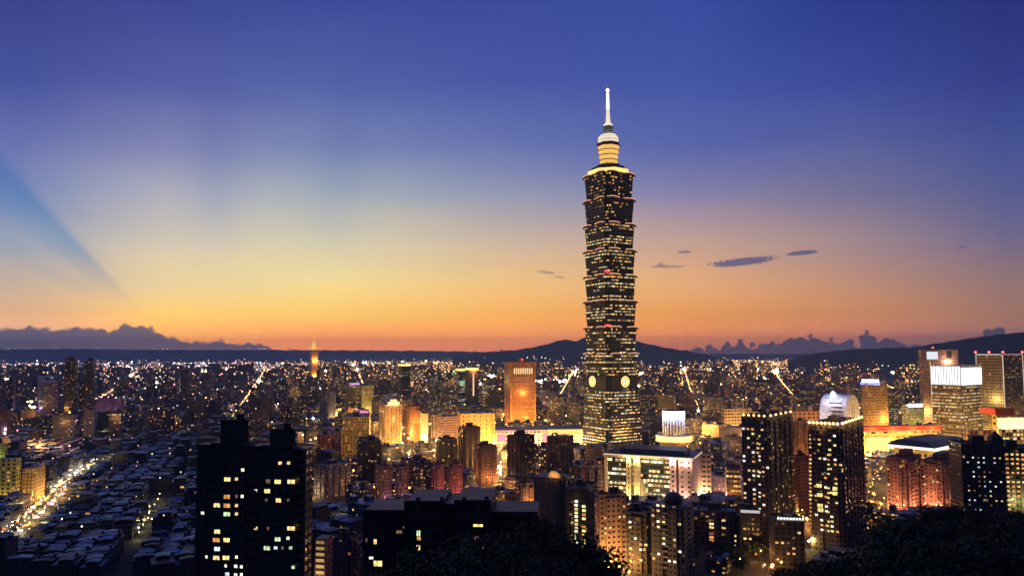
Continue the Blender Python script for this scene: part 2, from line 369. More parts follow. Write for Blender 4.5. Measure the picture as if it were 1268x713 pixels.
# ------------------------------------------------------------------ ground, hills
def mk_ground_mat(name, a, b_, scale):
    m, t = newmat(name); m.cycles.emission_sampling = 'NONE'
    co = t.n('ShaderNodeTexCoord').outputs['Object']
    nz = t.n('ShaderNodeTexNoise', inp={'Vector': co, 'Scale': scale, 'Detail': 8.0, 'Roughness': .65}).outputs[0]
    c = t.mix(t.n('ShaderNodeMapRange', inp={0: nz, 1: .35, 2: .65, 3: 0.0, 4: 1.0}).outputs[0], a, b_)
    finish(t, t.n('ShaderNodeBsdfPrincipled', inp={'Base Color': c, 'Roughness': .9}))
mk_ground_mat('ground', (.045, .045, .048), (.08, .078, .075), .02)
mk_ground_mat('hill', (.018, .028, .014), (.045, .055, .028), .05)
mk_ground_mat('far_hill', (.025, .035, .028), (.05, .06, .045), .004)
gb = MB(); gb.face([(-70000, -2000, 0), (70000, -2000, 0), (70000, 70000, 0), (-70000, 70000, 0)], 'ground')
tag(gb.build('ground'), kind='structure')

def interp(pts, x):
    if x <= pts[0][0]: return pts[0][1]
    for (a, b), (c, e) in zip(pts, pts[1:]):
        if x <= c: return b + (e-b)*(x-a)/(c-a)
    return pts[-1][1]
def smooth(a, b, x):
    t = min(1, max(0, (x-a)/(b-a))); return t*t*(3-2*t)
def hill_h(x, y):
    D = max(math.hypot(x, y)*.999, .1)
    if y < 0: return 132 + min(30, -y*.4)
    pa = 634 + F * x / max(y, 1)                       # bearing of the slope
    rt = smooth(985, 1120, pa)
    hc = interp([(0, 132), (4, 131.3), (14, 126), (32, 116), (60, 105), (82, 99), (100, 87), (150, 52), (225, 2), (260, -3), (900, -3)], D)
    hr = interp([(0, 132), (4, 131.3), (14, 125), (32, 113), (60, 103), (100, 93), (200, 75), (300, 58), (345, 30), (400, -3), (900, -3)], y)
    h = hc*(1-rt) + hr*rt
    h += 1.2*math.sin(x*.11+y*.07) + .8*math.sin(x*.23-y*.19)
    return max(-2, h)
def terrain():
    mb = MB(); rings = [0.5, 4, 8, 13, 20, 28, 38, 50, 62, 75, 82, 90, 100, 112, 125, 140, 155, 170, 185, 200, 220, 240, 260, 280, 295, 305, 320, 340, 365, 395, 430]
    na = 90; V = []
    for r in rings:
        row = []
        for i in range(na+1):
            a = R(-100 + 200*i/na); x, y = r*math.sin(a), r*math.cos(a); row.append((x, y, hill_h(x, y)))
        V.append(row)
    for j in range(len(rings)-1):
        for i in range(na):
            mb.face([V[j][i], V[j][i+1], V[j+1][i+1], V[j+1][i]][::-1], 'hill')
    return mb.build('hill')
tag(terrain(), kind='structure')
def ridge(prof, D, depth, name, step=4, rough=1.0):
    mb = MB(); rows = []
    shp = [(-1, 0), (-.8, .1), (-.6, .3), (-.42, .52), (-.25, .76), (-.1, .94), (0, 1), (.2, .8), (.6, .3), (1, 0)]
    px = prof[0][0]; xs = []
    while px <= prof[-1][0]: xs.append(px); px += step
    for k, (s_, hgt) in enumerate(shp):
        row = []
        for px in xs:
            top = P(px, interp(prof, px), D); DD = D + s_*depth
            n = rough*(math.sin(px*.31+k*1.3)+math.sin(px*.83+k*2.1)*.6+math.sin(px*1.9+k)*.35+ (rng.random()-.5))*D/F*.42
            z = max(0, top.z*hgt + n*(hgt > 0)); row.append((top.x*DD/D, DD, z - (3 if hgt == 0 else 0)))
        rows.append(row)
    for j in range(len(rows)-1):
        for i in range(len(xs)-1):
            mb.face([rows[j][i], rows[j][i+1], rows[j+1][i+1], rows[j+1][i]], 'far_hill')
    o = mb.build(name); tag(o, kind='structure')
    for p_ in o.data.polygons: p_.use_smooth = True
    return o
RIDGES = [([(-420, 430), (0, 432.5), (80, 431.5), (160, 432.5), (250, 433), (330, 433), (420, 433.5), (520, 434), (600, 435.5), (700, 438), (1500, 438)], 15000, 3500),
          ([(560, 440), (590, 437), (640, 433), (664, 429), (684, 424), (700, 419.5), (712, 423), (724, 417.5), (740, 418), (762, 420), (780, 421), (800, 425), (822, 430), (850, 434), (880, 440), (905, 446)], 7000, 1500),
          ([(975, 446), (1010, 437), (1050, 432.5), (1100, 430.5), (1130, 430), (1160, 425), (1200, 419), (1240, 413.5), (1268, 411), (1330, 400), (1450, 392), (1600, 390)], 4700, 1100)]
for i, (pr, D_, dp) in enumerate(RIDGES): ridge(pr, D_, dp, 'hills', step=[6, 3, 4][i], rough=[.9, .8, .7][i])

# ------------------------------------------------------------------ streets (sheets 4 mm above the ground)
def street(pts, width, name='road', kerb=True):
    mb = MB(); L = []; Rr = []
    for i, q in enumerate(pts):
        a = pts[max(0, i-1)]; b = pts[min(len(pts)-1, i+1)]
        dx, dy = b[0]-a[0], b[1]-a[1]; l = math.hypot(dx, dy); nx, ny = -dy/l, dx/l
        L.append((q[0]+nx*width/2, q[1]+ny*width/2)); Rr.append((q[0]-nx*width/2, q[1]-ny*width/2))
    for i in range(len(pts)-1):
        mb.face([(*Rr[i], .004), (*Rr[i+1], .004), (*L[i+1], .004), (*L[i], .004)], 'asphalt')
    o = mb.build(name); tag(o, kind='structure'); return o
MARKET = [G(px, py) for px, py in [(-60, 712), (-20, 690), (15, 665), (42, 643), (62, 624), (80, 606), (97, 594), (112, 585), (126, 577)]]
MARKET = [(q.x, q.y) for q in MARKET]
street(MARKET, 10)
ALLEY = [(G(px, py).x, G(px, py).y) for px, py in [(178, 668), (186, 650), (194, 632), (200, 615)]]
street(ALLEY, 8)
AVENUES = [[G(296, 520), G(322, 474), G(330, 458)], [G(455, 512), G(446, 478), G(440, 460)], [G(690, 512), G(704, 480), G(712, 460)], [G(862, 520), G(850, 484), G(846, 462)], [G(985, 505), G(965, 476), G(955, 459)], [G(1118, 492), G(1075, 470), G(1050, 459)], [G(120, 500), G(165, 472), G(190, 458)]]
AVENUES = [[(q.x, q.y) for q in a] for a in AVENUES]
for a in AVENUES: street(a, 30)
ROADS = [MARKET, ALLEY]
for pl in ([(700, 716), (770, 706), (840, 712)], [(930, 712), (975, 694), (1000, 672), (1012, 640)], [(560, 640), (600, 648), (700, 640)], [(395, 560), (470, 565), (560, 560)], [(596, 600), (620, 575), (632, 555)],
           [(1075, 640), (1090, 615), (1100, 590)]):
    pts = [(G(a, b).x, G(a, b).y) for a, b in pl]; ROADS.append(pts); street(pts, 22)

# ------------------------------------------------------------------ supertall tower
TD = 1000.0 * .98; TC = P(757.5, 500, TD)
T = empty('skyscraper', (TC.x, TD, 0), R(0), label='tallest tower, eight flared dark glass tiers under a glowing spire', cat='skyscraper')
T.rotation_euler = (0, 0, R(31.3))
def notch(w_, n=.10):
    h = w_/2; a = h - n*w_; b = h - n*w_*.5
    q = [(a, -h), (a, -b), (b, -b), (b, -a), (h, -a)]
    out = []
    for k in range(4):
        c, s_ = [(1, 0), (0, 1), (-1, 0), (0, -1)][k]
        out += [(x*c-y*s_, x*s_+y*c) for x, y in q]
    return out
GL = (.026, .046, .042)
def tz(py): return P(757, py, TD).z
K = TD / F
def wpx(v): return v * K / 1.41 * 1.08
shaft = MB()
shaft.prism(notch(wpx(76)), 0, tz(479), top=notch(wpx(65)), bay=2.6, fl=4.0, col=GL, p=(.50, .50, .72, .11), p2=(.93, .38, .6, 0), rcol=(.05, .05, .05))
shaft.build('shaft', T)
mb = MB(); mb.prism(notch(wpx(64.5)), tz(479), tz(465), bay=2.6, fl=4, col=(.05, .045, .04), p=(.0, .0, .6, .5), p2=(.6, .4, 0, 0)); mb.build('belt', T)
for s_, tz_rot in ((0, 0), (1, 0), (2, 0), (3, 0)):
    # round coin medallion on each face: a ring, a disc and a square hole surround
    c = MB(); rad = 7.3; n = 28; h = wpx(64.5)/2
    def ringpt(r, i, y): return (r*math.cos(2*math.pi*i/n), y, r*math.sin(2*math.pi*i/n))
    for i in range(n):
        for (ra, rb, y0, colr, e) in ((rad, rad*.74, -.9, AMBER, 2.6), (rad*.74, rad*.56, -.4, (.4, .2, .05), .5), (rad*.56, rad*.2, -.9, (1, .78, .3), 2.4)):
            c.face([ringpt(ra, i, y0), ringpt(ra, i+1, y0), ringpt(rb, i+1, y0), ringpt(rb, i, y0)], 'glow', None, colr, (e/10, 0, 0, 0))
        c.face([ringpt(rad, i, 0), ringpt(rad, i+1, 0), ringpt(rad, i+1, -.9), ringpt(rad, i, -.9)], 'copper')
    o = c.build('coin_medallion', T, (0, 0, 0)); a = s_*math.pi/2
    off = [0.5, 0, 0, -6.0][s_]
    o.rotation_euler = (0, 0, a); o.location = (math.sin(a)*(h+.05)+math.cos(a)*off, -math.cos(a)*(h+.05)+math.sin(a)*off, tz(471.5))
ledge_py = [438, 406, 374, 343, 312, 280.5, 250, 219]
z0 = tz(465)
for k, py in enumerate(ledge_py):
    z1 = tz(py); f_ = k/7
    wb = wpx(59.5*(1-f_)+56.0*f_); wt = wpx(65.0*(1-f_)+62.0*f_)
    m = MB(); zz = z1 - 1.0
    lit = [.52, .46, .40, .48, .60, .52, .16, .26][k]
    m.prism(notch(wb), z0, zz, top=notch(wt), bay=2.5, fl=4.2, col=GL, p=(lit, .46, .78, .13+k*.09), p2=(.93, .36, .66 if k < 6 else .15, 0), rcol=(.04, .04, .04))
    tier = m.build('tier', T)
    for a in range(4):
        for sgn in (-1, 1):
            lip = MB(); n = 8; L = wt*.37; cx = sgn*wt*.265
            pr = []
            for i in range(n+1):
                u_ = -1 + 2*i/n; x = cx + u_*L/2; zc_ = z1 + 1.0*(1-u_*u_) ; yo = -(wt/2 + 1.2 + 1.5*(1-u_*u_*.8))
                pr.append((x, yo, zc_))
            for i in range(n):
                A, B = pr[i], pr[i+1]; yb = -(wt/2-1.2)
                lip.face([(A[0], A[1], A[2]-2.2), (B[0], B[1], B[2]-2.2), (B[0], B[1], B[2]), (A[0], A[1], A[2])], 'copper')
                lip.face([(A[0], A[1], A[2]), (B[0], B[1], B[2]), (B[0], yb, B[2]), (A[0], yb, A[2])], 'copper')
                lip.face([(A[0], yb, A[2]-2.2), (B[0], yb, B[2]-2.2), (B[0], B[1], B[2]-2.2), (A[0], A[1], A[2]-2.2)], 'copper')
            for e_, A in ((0, pr[0]), (1, pr[-1])):
                yb = -(wt/2-1.2); q_ = [(A[0], A[1], A[2]-2.2), (A[0], A[1], A[2]), (A[0], yb, A[2]), (A[0], yb, A[2]-2.2)]
                lip.face(q_ if e_ else q_[::-1], 'copper')
            o = lip.build('cornice', tier); o.rotation_euler = (0, 0, a*math.pi/2)
            st = MB()  # added glow strip for the lamplight on the cornice edge
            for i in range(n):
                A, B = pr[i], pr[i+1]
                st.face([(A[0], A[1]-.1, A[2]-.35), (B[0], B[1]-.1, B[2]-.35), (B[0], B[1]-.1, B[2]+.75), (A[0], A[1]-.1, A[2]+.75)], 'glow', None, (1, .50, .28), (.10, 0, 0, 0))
            o2 = st.build('glow_strip', tier); o2.rotation_euler = (0, 0, a*math.pi/2)
    z0 = z1 - .6
# crown
ZT = tz(219)
def oct_(w_, c=.29):
    w_ = w_*1.32
    h = w_/2; a = h - w_*c
    return [(-a, -h), (a, -h), (h, -a), (h, a), (a, h), (-a, h), (-h, a), (-h, -a)]
m = MB(); m.prism(oct_(wpx(50)), ZT-1, tz(212.5), top=oct_(wpx(47)), bay=3, fl=20, wall='pale_stone', roof='copper'); m.prism(oct_(wpx(39)), tz(212.5), tz(209), wall='copper', roof='copper'); m.prism(oct_(wpx(34)), tz(209), tz(205), wall='copper', roof='copper', top=oct_(wpx(26)))
for q in range(4):          # small scrolls standing on the upper roof corners
    an = q*math.pi/2 + math.pi/4; m.cyl(math.cos(an)*wpx(17), math.sin(an)*wpx(17), 1.0, tz(209), tz(203.5), r1=.4, n=6, wall='copper', roof='copper')
crown = m.build('crown', T)
m = MB(); m.prism(oct_(wpx(50.8)), ZT+.6, tz(213.6), top=oct_(wpx(48.6)), wall='glow', roof='glow', col=(1, .62, .16), p=(.17, 0, 0, 0), cap=False); m.build('light_band', crown)  # emissive shell puts the floodlit glow round the crown
for a in range(8):
    an = a*math.pi/4 + math.pi/8; rr_ = wpx(66)/2
    point((rr_*math.cos(an), rr_*math.sin(an), ZT+2.2), 260, (1, .62, .2), .5, T)
    point((wpx(27)/2*math.cos(an)*1.1, wpx(27)/2*math.sin(an)*1.1, tz(166.5)), 260, (.95, 1, .85), .35, T)
zz = [tz(v) for v in (205, 199, 193, 187, 181.5)]
for i in range(4):
    m = MB(); wlow = wpx(18.5+i*1.2); wtop = wpx(21.5+i*1.5)
    m.prism(oct_(wlow), zz[i], zz[i+1]-1.2, top=oct_(wtop), wall='floodlit_glow', roof='copper') if 'floodlit_glow' in MATS else None
    if 'floodlit_glow' not in MATS:
        simple('floodlit_glow', (.6, .5, .3, 1), .6, emit=(1, .58, .14), es=.95); simple('floodlit_glow_white', (.7, .7, .65, 1), .6, emit=(1, .86, .62), es=.9)  # tier faces emit in place of floodlights shining on them
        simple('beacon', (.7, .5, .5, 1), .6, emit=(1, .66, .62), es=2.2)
        m.prism(oct_(wlow), zz[i], zz[i+1]-1.2, top=oct_(wtop), wall='floodlit_glow', roof='copper')
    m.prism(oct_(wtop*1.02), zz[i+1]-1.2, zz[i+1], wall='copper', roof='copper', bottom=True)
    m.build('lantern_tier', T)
m = MB(); m.prism(oct_(wpx(27)), tz(181.5), tz(178.5), wall='copper', roof='copper', bottom=True); m.build('dark_ring', T)
ys = [178.5, 174.5, 170.5, 167.5]
for i, (a, b, c_) in enumerate(((23.5, 24.5, 0), (24.0, 24.0, 0), (23, 18, 0))):
    m = MB(); m.prism(oct_(wpx(a)), tz(ys[i]), tz(ys[i+1])-.6, top=oct_(wpx(b)), wall='floodlit_glow_white', roof='copper', bottom=True)
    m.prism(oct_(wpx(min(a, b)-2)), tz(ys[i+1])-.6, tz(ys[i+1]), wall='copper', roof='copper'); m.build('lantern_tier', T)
m = MB(); m.prism(oct_(wpx(12)), tz(167.5), tz(157), wall='steel_neck', roof='steel_neck'); 
for a in range(8):
    an = a*math.pi/4; m.cyl(math.cos(an)*wpx(6.2), math.sin(an)*wpx(6.2), .5, tz(167.5), tz(157), n=6, wall='white_paint', roof='white_paint')
m.build('spire_neck', T)
m = MB(); m.cyl(0, 0, wpx(6.6), tz(157), tz(155), r1=wpx(8.0), n=20, wall='floodlit_glow_white', roof='floodlit_glow_white', bottom=True); m.cyl(0, 0, wpx(7.6), tz(155), tz(152), r1=wpx(3.5), n=20, wall='floodlit_glow_white', roof='floodlit_glow_white'); m.build('gallery', T)
m = MB(); m.cyl(0, 0, wpx(3.9), tz(152), tz(135), r1=wpx(2.5), n=14, wall='floodlit_glow_white', roof='floodlit_glow_white'); m.build('spire', T)
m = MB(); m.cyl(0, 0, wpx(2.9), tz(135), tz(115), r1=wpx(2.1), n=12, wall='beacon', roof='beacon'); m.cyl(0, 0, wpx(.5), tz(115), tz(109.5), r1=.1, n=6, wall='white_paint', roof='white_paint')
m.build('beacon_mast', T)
m = MB(); m.octa(0, 0, tz(112), 2.6, (1, .85, .8), 30); m.build('beacon_lamp', T)
for (px, py) in ((753, 341), (754, 405)):   # red aircraft warning lamps at the near corner
    m = MB(); wl = wpx(62)/2
    for i in range(1, 6):
        q = -9 + i*3
        m.octa(-wl+ max(0, q)*.9 - .8, -wl + max(0, -q)*.9 - .8, tz(py)+1.5, 1.0 if i != 3 else 1.9, (1, .03, .05), 4)
    m.build('warning_lamp', T)
# ------------------------------------------------------------------ landmark buildings
HERO = []      # (px0, px1, ybot, D, name phrase) for keeping what stands in front low
FOOT = []      # footprints as circles (x, y, r)
class Frame:
    """a building whose near corner stands at photo column xc; local x runs along its right face, local y along its left face"""
    def __init__(s, name, label, cat, x0, xc, x1, ytop, D, al=20, dep=20, ybot=None, phrase=None, group=None):
        a = R(al); c = P(xc, ytop, D); cx = c.x; s.D = D
        t0 = (P(x0, ytop, D).x)/D; t1 = (P(x1, ytop, D).x)/D
        den = math.cos(a) + t0*math.sin(a); s.wl = (cx - t0*D)/den if xc - x0 > 1.5 else dep
        den = math.sin(a) - t1*math.cos(a); s.wr = (t1*D - cx)/den if (x1 - xc > 1.5 and abs(den) > .05) else dep
        if s.wr < 0 or s.wr > 250: s.wr = dep
        s.c = Vector((cx, D)); s.u = Vector((math.sin(a), math.cos(a))); s.v = Vector((-math.cos(a), math.sin(a)))
        s.H = c.z; s.rz = math.atan2(s.u.y, s.u.x)
        s.root = empty(name, (cx, D, 0), s.rz, label=label, cat=cat, group=group)
        HERO.append((x0, x1, ybot if ybot else ytop+60, D, phrase or label, ytop)); 
        m = s.c + s.u*s.wr/2 + s.v*s.wl/2; FOOT.append((m.x, m.y, math.hypot(s.wl, s.wr)/2+3))
    def z(s, py): return P(634, py, s.D).z
    def hit(s, px, py, face='L', off=0.0):
        """photo pixel -> (position along the face, height) on the left (x=0) or right (y=0) face"""
        d = ray(px, py); o = Vector((0, 0)); dd = Vector((d.x, d.y))
        n = -s.u if face == 'L' else -s.v
        k = (s.c + n*off).dot(n) / dd.dot(n); q = dd*k - s.c
        return ((q.dot(s.v) if face == 'L' else q.dot(s.u)), ZC + d.z*k)
WIN = {}
def window_mesh(kind, w_, h_):
    key = (kind, round(w_, 1), round(h_, 1))
    if key in WIN: return WIN[key]
    col, e = {'warm': ((1, .66, .26), 1.7), 'orange': ((1, .42, .12), 1.1), 'white': ((1, .92, .72), 2.0), 'green': ((.72, 1, .55), 1.1), 'yellow': ((1, .80, .25), 1.7), 'dim': ((1, .55, .3), .25), 'cool': ((.75, .9, 1), 1.3)}[kind]
    m = MB(); rr = random.Random(hash(key) % 1000)
    fr = .12
    # frame (proud), mullion, and panes of slightly different brightness (blinds, curtains)
    for (x0, z0, x1, z1) in ((-w_/2-fr, -h_/2-fr, w_/2+fr, -h_/2), (-w_/2-fr, h_/2, w_/2+fr, h_/2+fr), (-w_/2-fr, -h_/2, -w_/2, h_/2), (w_/2, -h_/2, w_/2+fr, h_/2), (-.05, -h_/2, .05, h_/2)):
        m.box(x0, -.16, z0, x1, -.0, z1, wall='metal', roof='metal', bottom=True)
    nx = 4; nz_ = 2
    for i in range(nx):
        for j in range(nz_):
            b = e*rr.uniform(.45, 1.25); x0 = -w_/2 + w_*i/nx; x1 = x0 + w_/nx; z0 = -h_/2 + h_*j/nz_; z1 = z0 + h_/nz_
            m.face([(x0, -.06, z0), (x1, -.06, z0), (x1, -.06, z1), (x0, -.06, z1)], 'glow', None, col, (b/10, 0, 0, 0))
    WIN[key] = m.mesh('window'); return WIN[key]
def put_window(fr, px, py, kind='warm', w_=2.2, h_=1.7, face='L', off=0.02, parent=None, sc=1):
    a, z = fr.hit(px, py, face, off)
    me = window_mesh(kind, w_, h_)
    if face == 'L': inst('window', me, parent or fr.root, (-off, a, z), -math.pi/2)
    else: inst('window', me, parent or fr.root, (a, -off, z), 0)
def put_window_local(fr, a, z, kind, w_, h_, face, off):
    me = window_mesh(kind, w_, h_)
    if face == 'L': inst('window', me, fr.root, (-off, a, z), -math.pi/2)
    else: inst('window', me, fr.root, (a, -off, z), 0)
def roof_kit(fr, x0, y0, x1, y1, z, col=(.2, .2, .2), lamp=False, seed=0, hut=True):
    """parapet, stair hut, lift overrun, water tanks and a mast, each a part"""
    rr = random.Random(seed*7+int(z*10)); t = .35; h = 1.1
    m = MB()
    for b in ((x0, y0, x1, y0+t), (x0, y1-t, x1, y1), (x0, y0+t, x0+t, y1-t), (x1-t, y0+t, x1, y1-t)):
        m.box(b[0], b[1], z-.003, b[2], b[3], z+h, wall='roof', roof='roof', col=col, rcol=col)
    m.build('parapet', fr.root)
    W_, L_ = x1-x0, y1-y0
    if hut:
        hx, hy = x0+W_*rr.uniform(.25, .45), y0+L_*rr.uniform(.3, .5); hw, hl = min(8, W_*.35), min(9, L_*.3)
        m = MB(); m.box(hx, hy, z, hx+hw, hy+hl, z+rr.uniform(3.5, 6), wall='facade', col=col, rcol=(.08, .08, .09)); m.build('stair_hut', fr.root)
    for i in range(2):
        cx, cy_ = x0+W_*rr.uniform(.15, .8), y0+L_*rr.uniform(.12, .25) if i else y0+L_*.8
        m = MB()
        m.cyl(cx, cy_, 1.1, z+1.0, z+3.0, n=12, wall='metal', roof='metal')
        for q in range(4): m.box(cx+[-.8, .6, .6, -.8][q], cy_+[-.8, -.8, .6, .6][q], z, cx+[-.6, .8, .8, -.6][q], cy_+[-.6, -.6, .8, .8][q], z+1.0, wall='metal', roof='metal')
        m.build('water_tank', fr.root)
    m = MB(); m.cyl(x0+W_*.5, y0+L_*.55, .12, z, z+rr.uniform(6, 9), n=5, wall='metal', roof='metal'); m.build('antenna', fr.root)

def std(fr, col, lit=.15, bright=.18, warm=.6, ww=.5, wh=.45, rowc=0, fl=3.2, bay=3.4, ribs=0, balc=0, kit=True, rcol=(.09, .09, .1), z0=0, crown=None, H=None, seed=None, wall='facade'):
    """body with optional projecting bays and stacks of balconies"""
    H = H or fr.H; sd = seed if seed is not None else (HERO[-1][0]*.0137) % 1
    p = (lit, bright, warm, sd); p2 = (ww, wh, rowc, 0); W_, L_ = fr.wr, fr.wl
    m = MB(); m.box(0, 0, z0, W_, L_, H, col=col, p=p, p2=p2, fl=fl, bay=bay, rcol=rcol, wall=wall)
    if ribs:
        for face, L in (('L', L_), ('R', W_)):
            n = max(1, int(L/ribs)); st = L/n
            for i in range(n):
                a = i*st + st*.22; b = i*st + st*.78; dpt = 1.3
                c2 = tuple(min(1, v*1.12) for v in col)
                if face == 'L': m.box(-dpt, a, z0, -.002, b, H-1.5-(i % 2)*1.5, col=c2, p=p, p2=p2, fl=fl, bay=bay, rcol=rcol, uoff=i*7+40)
                else: m.box(a, -dpt, z0, b, -.002, H-1.5-(i % 2)*1.5, col=c2, p=p, p2=p2, fl=fl, bay=bay, rcol=rcol, uoff=i*7+80)
    m.build('wall', fr.root)
    if balc:
        # a stack of balconies in each gap between the bays: slab plus solid rail on every storey
        nf = int(H/fl)
        for face, L in (('L', L_), ('R', W_)):
            n = max(1, int(L/ribs)) if ribs else max(1, int(L/balc)); st = L/n
            cols_ = range(n+1) if ribs else range(n)
            bm_ = MB(); w_ = st*.36 if ribs else st*.7
            bm_.box(-w_/2, -1.5, 0, w_/2, .0, .18, wall='roof', roof='roof', col=(.4, .37, .35), rcol=(.3, .3, .3), bottom=True)
            bm_.box(-w_/2, -1.5, .18, w_/2, -1.38, 1.05, wall='roof', roof='roof', col=tuple(min(1, v*1.35) for v in col), rcol=(.3, .3, .3))
            bm_.box(-w_/2, -1.38, .18, -w_/2+.12, .0, 1.05, wall='roof', roof='roof', col=col, rcol=(.3, .3, .3)); bm_.box(w_/2-.12, -1.38, .18, w_/2, .0, 1.05, wall='roof', roof='roof', col=col, rcol=(.3, .3, .3))
            me = bm_.mesh('balcony'); cnt = 0
            for ci in cols_:
                a = ci*st if ribs else (ci+.5)*st
                if ribs and (ci == 0 or ci == n): continue
                for k in range(nf-1, 1, -1):
                    if cnt >= 48: break
                    z = k*fl + .25
                    if face == 'L': inst('balcony', me, fr.root, (-.003, a, z), -math.pi/2)
                    else: inst('balcony', me, fr.root, (a, -.003, z), 0)
                    cnt += 1
    if kit: roof_kit(fr, 0, 0, W_, L_, H, col, seed=int(sd*100))
    return fr
def lights_row(fr, n, face, z, r, col, e, name='roof_lamp', off=.6, a0=0, a1=None, each=True):
    L = fr.wl if face == 'L' else fr.wr; a1 = L if a1 is None else a1
    me = None
    m = MB(); m.octa(0, 0, 0, r, col, e); m.box(-.08, -.08, -1.2, .08, .08, -r*.4, wall='metal', roof='metal'); me = m.mesh(name)
    for i in range(n):
        a = a0 + (a1-a0)*(i+.5)/n
        if face == 'L': inst(name, me, fr.root, (-off, a, z))
        else: inst(name, me, fr.root, (a, -off, z))
def strip(fr, face, a0, a1, z0, z1, col, e, off=.15, name='glow_strip', thick=.3):
    m = MB(); p = (e/10, 0, 0, 0)
    if face == 'L': pl = (-off-thick, a0, -off, a1)
    else: pl = (a0, -off-thick, a1, -off)
    x0, y0, x1, y1 = pl
    m.prism([(x0, y0), (x1, y0), (x1, y1), (x0, y1)], z0, z1, wall='glow', roof='glow', col=col, rcol=col, p=p)
    for i in range(len(m.p)): m.p[i] = p
    return m.build(name, fr.root)

# --- dark tower close by on the left, its lit rooms placed storey by storey
f = Frame('apartment_tower', 'near black apartment tower with scattered yellow windows, largest building in the front left', 'tower', 243, 378, 387, 556, 262, al=8, dep=16, ybot=713, phrase='the near dark tower')
DK = (.055, .062, .075)
m = MB(); H = f.H; L = f.wl
def zf(py): return P(310, py, 262).z
def ly(px): return f.hit(px, 600, 'L')[0]
segs = [(243, 262, 552, 0), (262, 305, 549, 1.6), (305, 325, 553, 0), (325, 364, 551, 1.6), (364, 378, 556, 0)]
for a, b, yt, pr in segs:
    m.box(-pr, ly(b), 0, f.wr, ly(a), zf(yt), col=DK, p=(0, .1, .6, .3), p2=(.55, .5, 0, 0), fl=3.22, bay=3.0, rcol=(.05, .055, .06))
m.build('wall', f.root)
for a, b, yt in ((268, 303, 521), (330, 362, 532)):
    m = MB(); m.box(2, ly(b), zf(552), f.wr-3, ly(a), zf(yt), col=DK, p=(0, .1, .6, .3), fl=3.2, rcol=(.04, .045, .05)); m.box(3, ly(b)+1.5, zf(yt), f.wr-5, ly(b)+4.5, zf(yt)+2.2, col=DK, rcol=(.04, .04, .05)); m.build('roof_tower', f.root)
m = MB()
bw = 3.6; m.box(-bw/2, -1.1, 0, bw/2, 0, .15, wall='roof', roof='roof', col=DK, rcol=DK, bottom=True); m.box(-bw/2, -1.1, .15, bw/2, -1.0, 1.0, wall='roof', roof='roof', col=DK, rcol=DK); me_b = m.mesh('balcony')
for px in (252, 314, 371):
    for k in range(4, 31): inst('balcony', me_b, f.root, (0, ly(px), k*3.22+.3), -math.pi/2)
for (px, py, kd, w_, off) in [(281.7,593,'yellow',2.5,1.62),(293,592.5,'warm',1.2,1.62),(300.7,581.5,'white',1.2,1.62),(281,614.6,'orange',2.4,1.62),(300,614,'white',1.1,1.62),(293,614,'dim',.9,1.62),(268.7,625,'warm',2.5,1.62),(281,625.5,'orange',2.6,1.62),
    (293,625.3,'warm',1.2,1.62),(281,636,'green',2.6,1.62),(293,635.6,'warm',1.2,1.62),(251,634.6,'white',1.3,.02),(269,657.5,'warm',2.3,1.62),(268,668,'orange',2.7,1.62),(280.7,668,'yellow',2.4,1.62),(269,679,'cool',2.2,1.62),
    (256.5,689,'white',1.2,.02),(268,690,'warm',2.5,1.62),(280,690,'yellow',2.6,1.62),(293,689,'white',1.0,1.62),(279.6,700,'white',.9,1.62),(292,700.5,'white',1.2,1.62),(299,701,'white',1.0,1.62),(281.5,710.5,'cool',1.6,1.62),(292,711,'white',1.3,1.62),(299,710.6,'white',1.0,1.62),(317,607,'cool',1.0,.02),(317,653.5,'warm',1.3,.02),
    (347,573,'warm',1.3,1.62),(357.5,572.7,'warm',1.2,1.62),(332,595.5,'dim',1.6,1.62),(344,596,'yellow',2.5,1.62),(360.7,596,'warm',2.9,1.62),(331,607.6,'yellow',2.3,1.62),(345,619,'warm',2.0,1.62),(357,618.6,'dim',.8,1.62),(330,618.7,'dim',1.0,1.62),
    (360.5,653.7,'warm',2.9,1.62),(332,653.7,'dim',1.0,1.62),(344,667,'green',2.2,1.62),(356.7,665.7,'white',1.1,1.62),(330.6,678,'green',2.4,1.62),(341.6,677.7,'cool',1.4,1.62),(360,677.7,'green',1.2,1.62),(363,701.7,'green',1.3,1.62),(350,677.7,'dim',.9,1.62)]:
    put_window(f, px, py, kd, w_, 1.45 if w_ > 1.5 else 1.1, 'L', off)
for py in (582, 590, 599, 607, 616, 628, 640, 655, 672): put_window(f, 382.5, py, 'dim', 1.0, 1.0, 'R', .02)
m = MB(); m.cyl(6, ly(346), .12, zf(532), zf(532)+7, n=5, wall='metal', roof='metal'); m.build('antenna', f.root)

